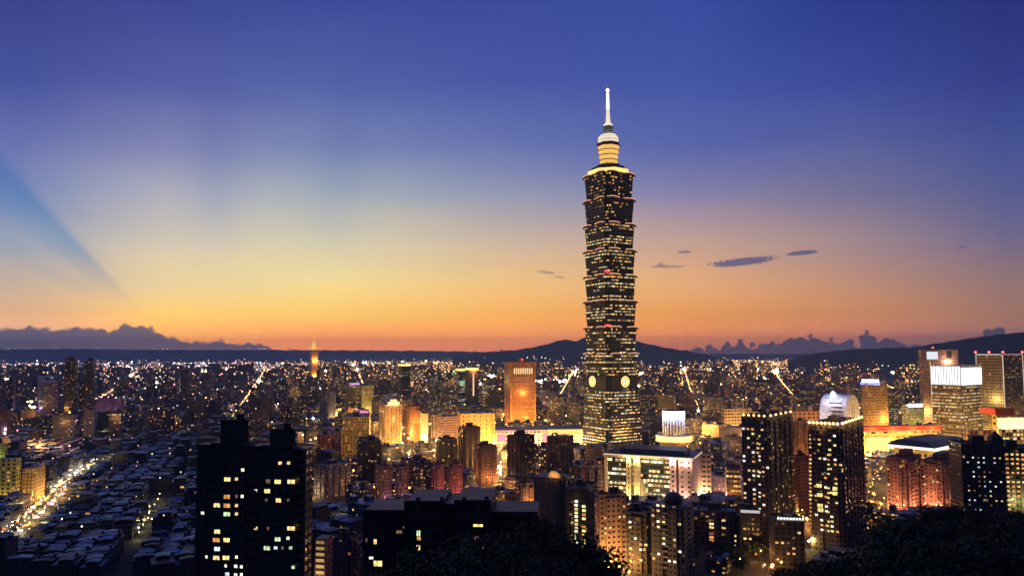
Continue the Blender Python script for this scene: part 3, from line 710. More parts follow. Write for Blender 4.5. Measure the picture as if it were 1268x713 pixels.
# --- dark slab with three wings in the middle foreground
f = Frame('apartment_block', 'near black block with pale roof edges and few lit windows, middle foreground', 'apartment block', 450, 666, 667, 636, 176, al=3, dep=15, ybot=713, phrase='the near dark block')
DK2 = (.04, .042, .048)
def zf(py): return P(560, py, 176).z
for i, (a, b, yt, pr) in enumerate([(450, 503, 635, 0), (503, 549, 621, 2.5), (549, 564, 626, 1), (564, 609, 619.5, 2.5), (609, 666, 636, 0)]):
    m = MB(); m.box(-pr, ly(b), 0, f.wr, ly(a), zf(yt), col=DK2, p=(0, .1, .6, .6), p2=(.5, .5, 0, 0), fl=3.2, bay=3, rcol=(.03, .04, .06)); m.build('wing', f.root)
    e = MB(); z = zf(yt); y0_, y1_ = ly(b), ly(a)
    e.box(-pr-.25, y0_+.004, z-.1, -pr, y1_-.004, z+.55, wall='metal' if i in (0, 4) else 'dark', roof='metal' if i in (0, 4) else 'dark', bottom=True)
    e.box(-pr, y0_+.004, z, -pr+.2, y1_-.004, z+.5, wall='metal', roof='metal'); e.build('parapet', f.root)
for (a, b, yt) in ((515, 520, 617), (545, 549, 616), (572, 577, 616), (600, 605, 615)):
    m = MB(); m.box(0, ly(b), zf(624), 1.2, ly(a), zf(yt), wall='roof', roof='roof', col=(.1, .1, .12), rcol=(.1, .1, .12)); m.build('vent_stack', f.root)
for (px, py, kd, w_, h_, off) in [(494.5,658,'dim',1.5,.8,.02),(468,697,'yellow',2.1,1.35,.02),(453.8,668,'dim',.4,1,.02),(464.7,670,'warm',.7,1.2,.02),(459.7,690,'white',1.0,.6,.02),(518.2,659.5,'green',.9,1.3,2.52),(518.7,665.8,'orange',.9,.9,2.52),(518,677.3,'warm',.9,1.2,2.52),
    (592,650,'yellow',2.3,.6,2.52),(594,678,'yellow',2.0,1.3,2.52),(590,665,'dim',1.0,.7,2.52),(639,674,'warm',1.3,.55,.02),(658,670.5,'white',1.6,.75,.02),(501,652,'dim',.8,.6,.02)]:
    put_window(f, px, py, kd, w_, h_, 'L', off)

# --- residential towers of the right foreground with lit corner stairs and crown lamps
def lit_column(f, px, y0, y1, n, kinds, face, w_, h_, off=.03, jit=.25, skip=.1, rr=random.Random(3)):
    for i in range(n):
        if rr.random() < skip: continue
        py = y0 + (y1-y0)*(i+.5)/n
        put_window(f, px + rr.uniform(-jit, jit), py, rr.choice(kinds), w_, h_, face, off)
def scatter(f, face, x0, x1, y0, y1, n, kinds, fl=3.2, bay=3.3, w_=1.7, h_=1.3, off=1.34, seed=0):
    rr = random.Random(seed); used = set(); tries = 0
    while len(used) < n and tries < n*8:
        tries += 1
        a, z = f.hit(rr.uniform(x0, x1), rr.uniform(y0, y1), face, off)
        k = (round(a/bay), int(z/fl))
        if k in used: continue
        used.add(k); put_window_local(f, k[0]*bay, k[1]*fl+1.8, rr.choice(kinds), w_, h_, face, off)
MIXK = ['warm', 'warm', 'yellow', 'orange', 'orange', 'dim', 'white', 'warm']; ORK = ['orange', 'orange', 'warm', 'dim', 'warm']
f = Frame('apartment_tower', 'tall slab with a dotted lit right edge, left one of two lamp crowned towers', 'tower', 918, 950, 981, 518, 490, al=40, ybot=625, phrase='the left lamp-crowned tower')
std(f, (.12, .11, .13), lit=.05, bright=.1, ribs=9, seed=.31)
lit_column(f, 979, 530, 632, 22, ['orange', 'warm'], 'R', 1.4, 1.2, .03); lit_column(f, 940.5, 532, 632, 20, ['warm', 'white', 'dim'], 'L', 1.2, 1.1, 1.34, skip=.35)
scatter(f, 'L', 920, 949, 530, 635, 42, MIXK, seed=1); scatter(f, 'R', 952, 976, 530, 635, 24, ORK, seed=2)
lights_row(f, 5, 'L', f.H+1.8, .9, AMBER, 5); lights_row(f, 5, 'R', f.H+1.8, .9, AMBER, 5)
f = Frame('apartment_tower', 'tall tower with lamps round its roof, in front of the arched white building', 'tower', 1000, 1040, 1068, 528, 480, al=38, ybot=662, phrase='the right lamp-crowned tower')
std(f, (.13, .10, .11), lit=.04, bright=.1, ribs=9, seed=.53)
lit_column(f, 1003.5, 536, 655, 24, ['orange', 'warm'], 'L', 1.4, 1.2, .03, skip=.05); lit_column(f, 1066, 540, 640, 21, ['orange', 'warm'], 'R', 1.4, 1.2, .03); lit_column(f, 1026, 560, 660, 17, ['warm', 'orange', 'yellow'], 'L', 1.3, 1.1, 1.34, skip=.2)
scatter(f, 'L', 1006, 1038, 540, 660, 44, MIXK, seed=3); scatter(f, 'R', 1043, 1063, 540, 640, 14, ORK, seed=4)
for (px, py) in [(1014, 601), (1015, 612.5), (1015.5, 625.5), (1016, 631)]: put_window(f, px, py, 'yellow', 3.6, 2.4, 'L', 1.35)
for (px, py) in [(1034, 604.5), (1034, 610.5), (1043, 582)]: put_window(f, px, py, 'yellow', 3.0, 2.4, 'L' if px < 1040 else 'R', 1.35)
lights_row(f, 8, 'L', f.H+1.9, 1.0, AMBER, 9); lights_row(f, 7, 'R', f.H+1.9, 1.0, AMBER, 9)
for a in (.2, .5, .8): point((-1.5, f.wl*a, f.H+2.5), 1600, AMBER, .5, f.root); point((f.wr*a, -1.5, f.H+2.5), 1600, AMBER, .5, f.root)
# --- pink residential pair behind the black slope
for (x0, xc, x1, yt, lb, sd, al) in ((1097, 1121, 1141, 569, 'pink walled apartment block with stacked balconies, left one behind the black slope', .12, 48), (1139, 1166, 1191, 573, 'pink walled apartment block with lit right edge, right one behind the black slope', .77, 48)):
    f = Frame('apartment_block', lb, 'apartment block', x0, xc, x1, yt, 590, al=al, ybot=632, phrase='the pink blocks')
    std(f, (.36, .19, .19), lit=.09, bright=.16, ribs=8.5, balc=1, seed=sd, warm=.9, rcol=(.2, .12, .1)); scatter(f, 'L', x0+2, xc-2, yt+6, 635, 11, MIXK, seed=int(sd*100)); scatter(f, 'R', xc+2, x1-2, yt+6, 635, 11, ORK, seed=int(sd*200))
    for i in range(3): point((-14, f.wl*(.2+.3*i), 6), 2600, (1, .38, .15), .7, f.root)
    for i in range(2): point((f.wr*(.3+.4*i), -14, 6), 2600, (1, .38, .14), .7, f.root)
    m = MB(); m.box(f.wr*.2, f.wl*.1, f.H, f.wr*.6, f.wl*.5, f.H+7, col=(.3, .18, .17), rcol=(.1, .08, .08)); m.build('roof_tower', f.root)
# --- dark block at the right edge
f = Frame('apartment_block', 'dark gabled block with sparse small lights, right, in front of the gold halls', 'apartment block', 1190, 1243, 1254, 552, 485, al=12, dep=22, ybot=635, phrase='the dark block at the right edge')
std(f, (.05, .05, .055), lit=.035, bright=.12, ribs=8, seed=.9, warm=.3); scatter(f, 'L', 1196, 1240, 565, 632, 40, ['cool', 'white', 'dim', 'dim', 'warm'], w_=1.0, h_=.9, seed=8)
m = MB(); yb = f.hit(1238, 550, 'L')[0]; m.prism([(2, yb-3), (9, yb-3), (9, yb+4), (2, yb+4)], f.H, f.H+5, wall='dark', roof='dark'); m.prism([(2, yb-3), (9, yb-3), (9, yb+4), (2, yb+4)], f.H+5, f.H+10, top=[(5.4, yb+.4), (5.6, yb+.4), (5.6, yb+.6), (5.4, yb+.6)], wall='dark', roof='dark'); m.build('spire', f.root)
f = Frame('apartment_block', 'apartment block with orange lit window rows, cut by the right frame edge', 'apartment block', 1241, 1290, 1300, 556, 500, al=10, dep=20, ybot=635, phrase='the block cut by the right frame edge')
std(f, (.14, .08, .06), lit=.35, bright=.22, warm=1, ribs=7, seed=.44); scatter(f, 'L', 1243, 1267, 560, 630, 55, ORK+['yellow'], seed=9); point((-8, f.hit(1261, 630, 'L')[0], 30), 3000, (.75, 1, .35), 1.2, f.root)
# --- low block with white canopy lamps
f = Frame('apartment_block', 'low dark block with a row of white canopy lamps along its roof', 'apartment block', 958, 996, 1001, 646, 440, al=10, dep=18, ybot=690, phrase='the white-lamp canopy block')
std(f, (.07, .06, .06), lit=.06, bright=.12, seed=.2); lights_row(f, 9, 'L', f.H+2.0, .55, (1, .93, .85), 8, a0=0, a1=f.wl*.9); strip(f, 'L', 0, f.wl*.9, f.H+1.0, f.H+1.35, (1, .95, .85), .5, off=.5)
scatter(f, 'L', 960, 994, 655, 690, 8, ORK, seed=11, off=.03)
# --- towers in the middle, right of the dark block
f = Frame('apartment_tower', 'dark blue tower with a lit round gable, left of the golden window columns', 'tower', 661, 697, 708, 592, 520, al=25, ybot=668, phrase='the round-gabled tower')
std(f, (.06, .07, .11), lit=.03, bright=.08, ribs=8, seed=.41, kit=False); 
m = MB(); n = 12; ya = f.wl*.08; rad = 5
for i in range(n):
    a0, a1 = math.pi*i/n, math.pi*(i+1)/n; c0, s0, c1, s1 = math.cos(a0), math.sin(a0), math.cos(a1), math.sin(a1); yc = ya+rad
    m.face([(0, yc+rad*c1, f.H+rad*s1), (0, yc+rad*c0, f.H+rad*s0), (9, yc+rad*c0, f.H+rad*s0), (9, yc+rad*c1, f.H+rad*s1)][::-1], 'dark')
    m.face([(0, yc, f.H), (0, yc+rad*c1, f.H+rad*s1), (0, yc+rad*c0, f.H+rad*s0)], 'pale_stone'); m.face([(9, yc, f.H), (9, yc+rad*c0, f.H+rad*s0), (9, yc+rad*c1, f.H+rad*s1)], 'dark')
m.build('round_gable', f.root); point((-4, ya+rad, f.H+1.5), 450, SODIUM, .6, f.root)
f = Frame('apartment_tower', 'dark tower with two golden columns of lit windows, behind the near dark block', 'tower', 700, 728, 740, 606, 490, al=22, ybot=700, phrase='the gold-columned tower')
std(f, (.06, .06, .075), lit=.03, bright=.1, ribs=8, seed=.87)
lit_column(f, 713.5, 618, 688, 15, ['yellow', 'warm', 'white'], 'L', 2.2, 1.6, 1.34, skip=.12); lit_column(f, 723, 624, 700, 15, ['yellow', 'warm', 'orange'], 'L', 2.4, 1.7, 1.34, skip=.2); lit_column(f, 708.5, 618, 690, 14, ['warm', 'dim'], 'L', 1.2, 1.2, 1.34, skip=.45)
f = Frame('apartment_tower', 'pink grey tower with white balcony edges, its foot in orange street light', 'tower', 737, 742, 775, 614, 455, al=75, ybot=695, phrase='the balcony tower over the orange street')
std(f, (.26, .18, .23), lit=.05, bright=.14, ribs=10, balc=1, seed=.66); scatter(f, 'R', 744, 772, 625, 690, 14, ORK, seed=15)
for q in ((5, -9), (14, -10), (24, -9)): point((q[0], q[1], 5), 4500, SODIUM, .8, f.root)
f = Frame('apartment_tower', 'grey tower with pale balconies and dark domed roof, centre right foreground', 'tower', 806, 842, 858, 629, 425, al=32, ybot=705, phrase='the dark-domed tower')
std(f, (.12, .12, .16), lit=.06, bright=.15, ribs=9, balc=1, seed=.21, kit=False); scatter(f, 'L', 808, 840, 628, 700, 20, ['warm', 'yellow', 'white', 'dim'], seed=16)
m = MB(); m.cyl(f.wr*.5, f.wl*.45, 5.5, f.H, f.H+3, n=18, wall='dark', roof='dark'); 
for k in range(4): m.cyl(f.wr*.5, f.wl*.45, 5.5*math.cos(k*.38), f.H+3+4*math.sin(k*.38), f.H+3+4*math.sin((k+1)*.38), r1=5.5*math.cos((k+1)*.38), n=18, wall='metal', roof='metal')
m.build('dome', f.root)
f = Frame('apartment_block', 'dark balconied apartment block, left of the dark domed tower', 'apartment block', 774, 800, 809, 637, 440, al=28, ybot=705, phrase='the block left of the domed tower')
std(f, (.09, .08, .11), lit=.09, bright=.15, ribs=8, balc=1, seed=.35); scatter(f, 'L', 775, 799, 645, 700, 12, MIXK, seed=17)
f = Frame('apartment_block', 'brown apartment block with orange lit bay columns and blue grey roof', 'apartment block', 854, 912, 919, 635, 500, al=14, dep=18, ybot=690, phrase='the brown bay-columned block')
std(f, (.14, .08, .09), lit=.06, bright=.15, ribs=7.5, balc=1, seed=.58, rcol=(.16, .19, .24))
lit_column(f, 881, 642, 695, 13, ORK, 'L', 3.0, 1.6, 1.34); lit_column(f, 896, 642, 690, 11, ORK, 'L', 2.4, 1.6, 1.34); lit_column(f, 910, 660, 690, 5, ORK, 'L', 1.8, 1.4, .03)
f = Frame('apartment_block', 'dark block with white lit parapet edge, right of the brown bay columned block', 'apartment block', 917, 941, 948, 634, 475, al=14, dep=16, ybot=690, phrase='the white-parapet block')
std(f, (.07, .07, .08), lit=.05, bright=.12, seed=.28); strip(f, 'L', 0, f.wl, f.H-.6, f.H+1.2, (1, .92, .9), .55); scatter(f, 'L', 919, 940, 642, 690, 9, MIXK, seed=18, off=.03)
# --- floodlit convention hall: cream piers, tall glass walls with lit office rows
f = Frame('convention_hall', 'wide cream hall with yellow lit piers and tall glass walls, right below the tallest tower', 'convention hall', 749, 858, 868, 566, 600, al=24, ybot=618, phrase='the cream convention hall')
L = f.wl
def lp(px): return f.hit(px, 590, 'L')[0]
CREAM = (.60, .50, .40)
m = MB(); m.box(1.5, .8, 0, f.wr, L, f.H-2, col=CREAM, rcol=(.25, .22, .2), p=(.0, .1, .5, .1), p2=(.2, .3, 0, 0)); m.build('wall', f.root)
for (a, b, dpt, hol) in ((749, 752.5, 1.5, 0), (776.5, 782, 2.5, 1), (786, 793, 2.5, 0), (830, 838, 2.5, 1), (841, 858, 2.5, 1)):
    m = MB(); m.box(-dpt, lp(b), 0, 1.5, lp(a), f.H-2.6, col=CREAM, p=(.5, .06, .9, a % 1) if hol else (0, 0, 0, 0), p2=(.34, .42, 0, 0) if hol else (0, 0, 0, 0), bay=5, fl=4.2, rcol=CREAM); m.build('pier', f.root)
m = MB(); m.box(-3.4, -1, f.H-2.5, f.wr+1, L+1, f.H, wall='pale_stone', roof='roof', rcol=(.07, .07, .09), bottom=True); m.box(6, 8, f.H, f.wr-8, L-12, f.H+4, wall='concrete', roof='roof', rcol=(.05, .05, .07)); m.build('roof', f.root)
for (a, b, lt, wm) in ((752.5, 776.5, .55, .45), (793, 830, .62, .55)):
    m = MB(); m.box(.9, lp(b), 3, 1.2, lp(a), f.H-4, col=(.03, .035, .04), p=(lt, .75, wm, .3+a % .7), p2=(.84, .5, .6, 0), fl=4.2, bay=1.9); m.build('glass_wall', f.root)
m = MB(); m.box(-.4, lp(786), 3, 1.4, lp(782), f.H-3, col=(.03, .035, .04), p=(.7, .3, .9, .4), p2=(.9, .7, 0, 0), fl=4.2, bay=2); m.build('stair_glass', f.root)
m = MB(); m.box(-.2, lp(802), 3, .85, lp(793.5), f.H*.56, col=(.4, .38, .2), p=(.98, .42, 1, .4), p2=(.95, .75, 0, 0), fl=4.2, bay=2.4); m.build('stair_glass', f.root)
strip(f, 'L', 0, L, f.H-.9, f.H-.3, (1, .80, .5), 1.1, off=3.4); strip(f, 'R', 0, f.wr, f.H-.9, f.H-.3, (1, .80, .5), 1.0, off=1.0)
for px, e, c in ((779, 1, (1, .62, .2)), (789, 1.3, (1, .72, .15)), (811, .5, (1, .7, .2)), (834, .9, (1, .5, .42)), (850, 1, (1, .5, .45))):
    point((-9, lp(px), 5), 9000*e, c, .6, f.root); point((-6, lp(px), f.H-5), 2300*e, c, .4, f.root)
f = Frame('office_building', 'cream and violet office wing with a purple lit window block, right of the cream hall', 'office building', 857, 880, 917, 563, 640, al=12, ybot=612, phrase='the cream and violet wing')
std(f, (.42, .34, .42), lit=.05, bright=.3, warm=.3, fl=4.2, bay=4, ww=.7, wh=.4, rowc=.7, seed=.5, rcol=(.25, .25, .28))
m = MB(); a0, z1_ = f.hit(868, 578, 'L'); a1, z0_ = f.hit(857.5, 600, 'L'); m.box(-.4, a0, z0_, -.05, a1, z1_, col=(.2, .1, .3), wall='facade', p=(.95, .25, .4, .2), p2=(.8, .5, 0, 0), fl=4, bay=3); m.build('window_block', f.root)
point((-8, f.wl*.5, 8), 9000, (1, .6, .25), .6, f.root); point((f.wr*.3, -9, 8), 6000, (.8, .4, 1), .6, f.root); point((f.wr*.8, -9, 6), 7000, SODIUM, .8, f.root)
f = Frame('office_building', 'low office block with tiers of orange lit windows, behind the right lawn trees', 'office building', 899, 917, 922, 581, 620, al=15, ybot=612, phrase='the orange-tiered office')
std(f, (.35, .2, .1), lit=.8, bright=.3, warm=1, fl=4, bay=3, ww=.85, wh=.45, rowc=.4, seed=.15)

# --- mid-distance landmarks: one row each
# name, cat, label, phrase, x0, xc, x1, ytop, D, al, ybot, style(dict), lights[(face, frac, dist, z, energy, colour)]
O2 = (.55, .33, .16); GOLD = (.62, .47, .22)
ROWS = [
('office_tower','office tower','orange lit slab with bright arched windows along its top floor','the orange slab tower',624,631,663,449,1350,78,523,dict(col=(.50,.24,.10),lit=.42,bright=.16,warm=1,fl=4,bay=3,ww=.82,wh=.4,rowc=.55),[('R',.2,-40,8,60000,(1,.42,.08)),('R',.8,-40,8,60000,(1,.42,.08)),('L',.5,-20,8,20000,SODIUM),('R',.5,-35,60,60000,(1,.42,.08))]),
('hotel','hotel','cream gridded hotel with a golden left edge and stepped top','the cream gridded hotel',470,477,498,502,1000,76,552,dict(col=(.55,.36,.22),lit=.4,bright=.16,warm=1,fl=3.4,bay=3.2,ww=.6,wh=.55,ribs=6),[('R',.3,-18,6,9000,SODIUM),('R',.8,-18,6,9000,SODIUM),('L',.5,-14,6,16000,(1,.62,.15)),('R',.5,-24,45,5000,AMBER)]),
('office_building','office building','wide yellow facade dotted with lit windows under a red lettered crown','the yellow facade',424,428,459,512,930,80,562,dict(col=(.68,.52,.18),lit=.34,bright=.22,warm=.9,fl=3.6,bay=3.2,ww=.5,wh=.5),[('R',.2,-26,14,30000,(1,.62,.1)),('R',.5,-26,8,30000,(1,.62,.1)),('R',.85,-26,14,30000,(1,.62,.1))]),
('apartment_block','apartment block','small red lit block, left of the yellow facade','the small red block',393,397,412,532,880,78,556,dict(col=(.55,.16,.09),lit=.2,bright=.12,warm=1),[('R',.5,-12,5,15000,(1,.3,.1)),('R',.6,-10,18,5000,(1,.3,.1))]),
('apartment_block','apartment block','dull mauve block between the small red block and the yellow facade','the mauve block',411,414,425,528,905,78,556,dict(col=(.3,.18,.22),lit=.15,bright=.1,ribs=7),[]),
('office_tower','office tower','orange brown tower beside the cream gridded hotel','the orange brown tower',504,509,520,504,1010,70,548,dict(col=(.45,.22,.12),lit=.3,bright=.12,warm=1,ribs=6),[('R',.5,-14,6,16000,SODIUM),('R',.5,-12,40,6000,SODIUM)]),
('office_building','office building','narrow slab floodlit bright yellow white, left of the carved stone blocks','the bright narrow slab',520,522,530,513,960,80,545,dict(col=(.8,.7,.4),lit=.1,bright=.1,ww=.3),[('R',.5,-7,4,7000,(1,.78,.3)),('R',.5,-6,22,5000,(1,.82,.4))]),
('office_building','office building','gold striped block just right of the bright narrow slab','the gold striped block',531,534,545,514,985,75,545,dict(col=(.55,.42,.2),lit=.5,bright=.2,warm=.9,ww=.3,wh=.9,bay=4),[('R',.5,-10,5,14000,AMBER)]),
('department_store','department store','round fronted purple brown store with lit ground floors','the round-fronted store',538,550,570,517,950,50,545,dict(col=(.3,.17,.17),lit=.2,bright=.15,warm=1,ww=.8),[('R',.4,-14,5,20000,AMBER),('L',.5,-12,5,20000,AMBER)]),
('department_store','department store','broad flat orange floodlit hall behind dark apartment towers','the broad orange hall',566,570,613,513,1010,82,538,dict(col=(.66,.36,.13),lit=.04,bright=.2,fl=6,bay=9,ww=.2),[('R',.12,-12,5,11000,(1,.5,.1)),('R',.4,-12,12,11000,(1,.5,.1)),('R',.7,-12,12,11000,(1,.5,.1)),('R',.93,-12,6,11000,(1,.5,.1))]),
('office_tower','office tower','dark tower with a green glowing panel, left half of the yellow capped pair','the green-panelled tower',565,568,576,459,1950,75,500,dict(col=(.05,.06,.06),lit=.35,bright=.25,warm=.3,ww=.8,rowc=.9,fl=4),[]),
('office_tower','office tower','brown tower with one bright vertical line, right half of the yellow capped pair','the bright-lined tower',577,580,592,458,1980,75,504,dict(col=(.3,.16,.1),lit=.12,bright=.15,warm=1,fl=4),[('R',.5,-20,90,30000,AMBER)]),
('office_tower','office tower','slim dark tower under a flat glowing yellow roof','the yellow-roofed slim tower',493,497,508,453,2250,72,492,dict(col=(.06,.06,.06),lit=.2,bright=.25,warm=.5,ww=.7,rowc=.8,fl=4),[]),
('office_tower','office tower','floodlit orange tower with a tapering stepped crown on the left skyline','the orange spired tower',383,386,394,433,3000,70,458,dict(col=(.5,.25,.10),lit=.6,bright=.1,warm=1,kit=False),[('R',.5,-30,40,40000,(1,.5,.12)),('R',.5,-30,110,30000,(1,.5,.12))]),
('apartment_tower','tower','square topped black tower, left one of the twin dark towers','the twin dark towers',81,86,97,443.5,1450,68,506,dict(col=(.03,.035,.05),lit=.10,bright=.3,warm=.8,ribs=6),[]),
('apartment_tower','tower','round topped black tower, right one of the twin dark towers','the twin dark towers',105,110,119,447,1430,68,506,dict(col=(.028,.032,.045),lit=.07,bright=.3,warm=.6,ribs=6,kit=False),[]),
('apartment_block','apartment block','narrow dark block squeezed between the twin dark towers','the twin dark towers',97.5,99,104.5,472,1460,70,506,dict(col=(.06,.06,.08),lit=.2,bright=.2),[]),
('apartment_block','apartment block','pale violet end walled block, left of the twin dark towers','the pale violet block',46,54,72,474,1480,55,497,dict(col=(.34,.28,.42),lit=.25,bright=.15,warm=.2),[('L',.5,-15,6,12000,(.9,.5,1))]),
('apartment_block','apartment block','long purple lit block, right of the twin dark towers','the long purple block',119,122,153,494,1350,80,508,dict(col=(.38,.2,.40),lit=.1,bright=.14,warm=.6),[('R',.2,-14,5,16000,(1,.45,.7)),('R',.6,-14,5,12000,(1,.45,.7)),('R',.95,-14,4,20000,(1,.5,.4))]),
('apartment_block','apartment block','blue grey block with cool lit windows, in front of the twin dark towers','the blue grey pair',66,70,97,514,1080,72,544,dict(col=(.16,.19,.27),lit=.12,bright=.2,warm=.1,ribs=8),[]),
('apartment_block','apartment block','blue grey block with a thin pale edge, below the long purple block','the blue grey pair',104,108,121,507,1090,68,540,dict(col=(.15,.18,.26),lit=.10,bright=.2,warm=.1,ribs=8),[]),
('apartment_block','apartment block','wide dark slab with rows of white office lights, below the long purple block','the white-dotted slab',121,123,152,512,1110,78,545,dict(col=(.10,.11,.14),lit=.18,bright=.3,warm=.2,ww=.7,rowc=.6),[]),
('school','school','long yellow floodlit block with dark window grid, left frame edge','the yellow school',-60,-54,26.5,568,640,81,602,dict(col=(.66,.58,.20),lit=.12,bright=.3,warm=.7,ww=.5,wh=.5,fl=3.6,bay=4.5,kit=False),[('R',.45,-9,3,3000,(1,.78,.2)),('R',.7,-9,3,3200,(1,.78,.2)),('R',.95,-9,3,3200,(1,.78,.2))]),
('school','school','small orange lit wing attached right of the yellow school','the yellow school',27.5,28,41,580,650,80,598,dict(col=(.6,.4,.16),lit=.4,bright=.2,warm=1,kit=False),[('R',.5,-8,3,2200,AMBER)]),
('school','school','green floodlit building above the yellow school, left frame edge','the green floodlit building',-20,-16,10,549,800,80,563,dict(col=(.55,.6,.2),lit=.2,bright=.3,warm=.5,kit=False),[('R',.6,-10,4,9000,(.85,1,.2)),('R',.9,-10,4,9000,(.85,1,.2))]),
('apartment_block','apartment block','dull brown mid rise slab with warm left face, left frame edge','the brown left-edge slab',-12,-6,15,508,1100,72,534,dict(col=(.26,.15,.13),lit=.15,bright=.12,warm=1,ribs=7),[('R',.5,-12,5,12000,SODIUM)]),
('apartment_tower','tower','blue tower with a sunlit looking pale right edge, above the small red block','the pale-edged blue tower',395,407,416,486,1300,40,518,dict(col=(.22,.24,.34),lit=.12,bright=.15,warm=.6,ribs=7),[('R',.5,-12,8,26000,AMBER)]),
('office_tower','office tower','dark slab with purple letters along its roof, in front of the gold towers','the purple-lettered slab',428,432,447,477,1500,75,505,dict(col=(.07,.06,.08),lit=.3,bright=.2,warm=.7,ww=.8,rowc=.6),[]),
('office_tower','office tower','two toned gold office tower with green yellow floors','the gold office tower',444,448,463,478,1480,75,503,dict(col=(.45,.38,.12),lit=.6,bright=.22,warm=.7,ww=.8,rowc=.6),[('R',.5,-14,10,20000,(1,.75,.2))]),
('apartment_block','apartment block','blue grey cluster block with many tiny lights, right of the near dark tower','the blue grey cluster',389,404,434,577,670,40,628,dict(col=(.19,.21,.32),lit=.16,bright=.2,warm=.7,ribs=6,balc=0),[('L',.6,-9,5,3000,AMBER)]),
('apartment_tower','tower','dark tower with a dotted golden left edge, centre left','the dotted dark tower',444,450,472,547,740,70,600,dict(col=(.06,.06,.07),lit=.10,bright=.25,warm=.8,ribs=7),[]),
('apartment_block','apartment block','violet block with balconied front, left of a matching violet block','the violet pair',465,472,485,579,650,62,620,dict(col=(.26,.19,.22),lit=.08,bright=.2,ribs=6,balc=1),[('R',.5,-8,4,500,(1,.4,.45))]),
('apartment_block','apartment block','violet block with pale roof, right one of the violet pair','the violet pair',491,494,506,579,655,62,622,dict(col=(.25,.19,.24),lit=.08,bright=.2,ribs=6,balc=1),[('R',.5,-8,4,500,(1,.4,.45))]),
('apartment_block','apartment block','dark block with three dotted columns of lights, between two violet pairs','the dotted violet trio',513,520,534,576,660,55,618,dict(col=(.10,.11,.16),lit=.3,bright=.28,warm=.7,ribs=6),[]),
('apartment_block','apartment block','mauve block left of the red crane lights, middle of the dotted trio','the dotted violet trio',534,538,550,577,655,62,620,dict(col=(.28,.19,.23),lit=.06,bright=.2,ribs=6,balc=1),[('R',.5,-8,4,500,(1,.4,.4))]),
('apartment_block','apartment block','mauve block with reddish foot, right of the dotted trio','the dotted violet trio',557,561,573,576,660,62,622,dict(col=(.28,.18,.22),lit=.06,bright=.2,ribs=6,balc=1),[('R',.5,-8,4,700,(1,.28,.3))]),
('apartment_tower','tower','near black tower in front of the broad orange hall, left of the stepped one','the dark central towers',541,545,566,545,790,72,585,dict(col=(.05,.045,.06),lit=.06,bright=.2,ribs=6),[]),
('apartment_tower','tower','stepped dark brown tower rising in front of the broad orange hall','the dark central towers',568,575,595,530,800,66,582,dict(col=(.10,.06,.07),lit=.08,bright=.15,warm=.8,ribs=6),[]),
('apartment_tower','tower','dark red brown tower with pale top band, right of the stepped brown tower','the dark central towers',587,594,615,553,740,62,606,dict(col=(.20,.10,.11),lit=.10,bright=.15,warm=.9,ribs=6,balc=1),[('R',.8,-9,4,5000,SODIUM)]),
('apartment_tower','tower','dark rounded shoulder tower in front of the mall lights, left one of two','the two mall-front towers',628,640,662,541,700,50,592,dict(col=(.10,.07,.08),lit=.14,bright=.18,warm=.9,ribs=5,balc=0),[]),
('apartment_tower','tower','dark tower with an arched roof in front of the mall lights, right one of two','the two mall-front towers',677,690,710,541,700,48,592,dict(col=(.12,.08,.09),lit=.16,bright=.18,warm=.9,ribs=5,kit=False),[]),
('shopping_mall','shopping mall','long low mall with pink and gold lit roof edge beside the tallest tower','the long mall',596,600,724,533,1030,86,553,dict(col=(.42,.25,.22),lit=.3,bright=.3,warm=.9,fl=6,bay=6,ww=.7,wh=.4,kit=False,rcol=(.2,.12,.12)),[('R',.1,-14,8,40000,AMBER),('R',.3,-14,12,30000,(1,.4,.35)),('R',.5,-14,8,40000,(1,.6,.2)),('R',.7,-14,12,30000,(1,.4,.3)),('R',.95,-14,10,50000,(1,.6,.15))]),
('office_building','office building','flat roofed stepped stone building among orange park lights','the stepped stone building',893,897,931,507,1120,80,528,dict(col=(.5,.36,.26),lit=.15,bright=.2,warm=1,fl=5,bay=5,ww=.8),[('R',.2,-14,5,30000,AMBER),('R',.85,-14,5,30000,(1,.6,.15))]),
('apartment_block','apartment block','brown orange mid rise between the two lamp crowned towers','the brown infill block',979,984,1003,522,760,72,560,dict(col=(.34,.19,.12),lit=.2,bright=.14,warm=1,ribs=8),[('R',.5,-14,5,12000,SODIUM)]),
('office_building','office building','long flat orange brown hall behind the left lamp crowned tower','the long flat hall',931,936,1016,511,900,84,530,dict(col=(.42,.24,.15),lit=.1,bright=.14,warm=1,fl=5,bay=6),[('R',.3,-12,5,16000,SODIUM),('R',.7,-12,5,16000,SODIUM)]),
('office_tower','office tower','gold tower with a glowing blue crown ring, left of the lit curtain wall tower','the blue-crowned gold tower',1067,1072,1099,477,1000,76,545,dict(col=(.42,.27,.13),lit=.42,bright=.2,warm=.95,fl=4,bay=3,ww=.6),[('R',.3,-14,8,26000,(1,.5,.12)),('R',.8,-14,40,14000,(1,.5,.12)),('L',.5,-14,8,26000,SODIUM)]),
('office_tower','office tower','tall pinkish stone tower with a white sign box, behind the white crowned tower','the tall pinkish tower',1137,1141,1186,434,1130,84,525,dict(col=(.46,.30,.24),lit=.3,bright=.14,warm=1,fl=4,bay=3,ww=.6),[('R',.08,-14,40,16000,AMBER),('R',.08,-14,8,20000,AMBER),('R',.7,-8,118,7000,(1,.6,.4))]),
('office_tower','office tower','office tower with a white glowing finned crown and gold floors below','the white-crowned tower',1152,1189,1214,454,900,56,530,dict(col=(.20,.15,.09),lit=.72,bright=.34,warm=.75,fl=4.1,bay=2.4,ww=.9,wh=.42,rowc=.5,kit=False),[('L',.5,-12,6,16000,AMBER),('R',.5,-12,6,16000,AMBER)]),
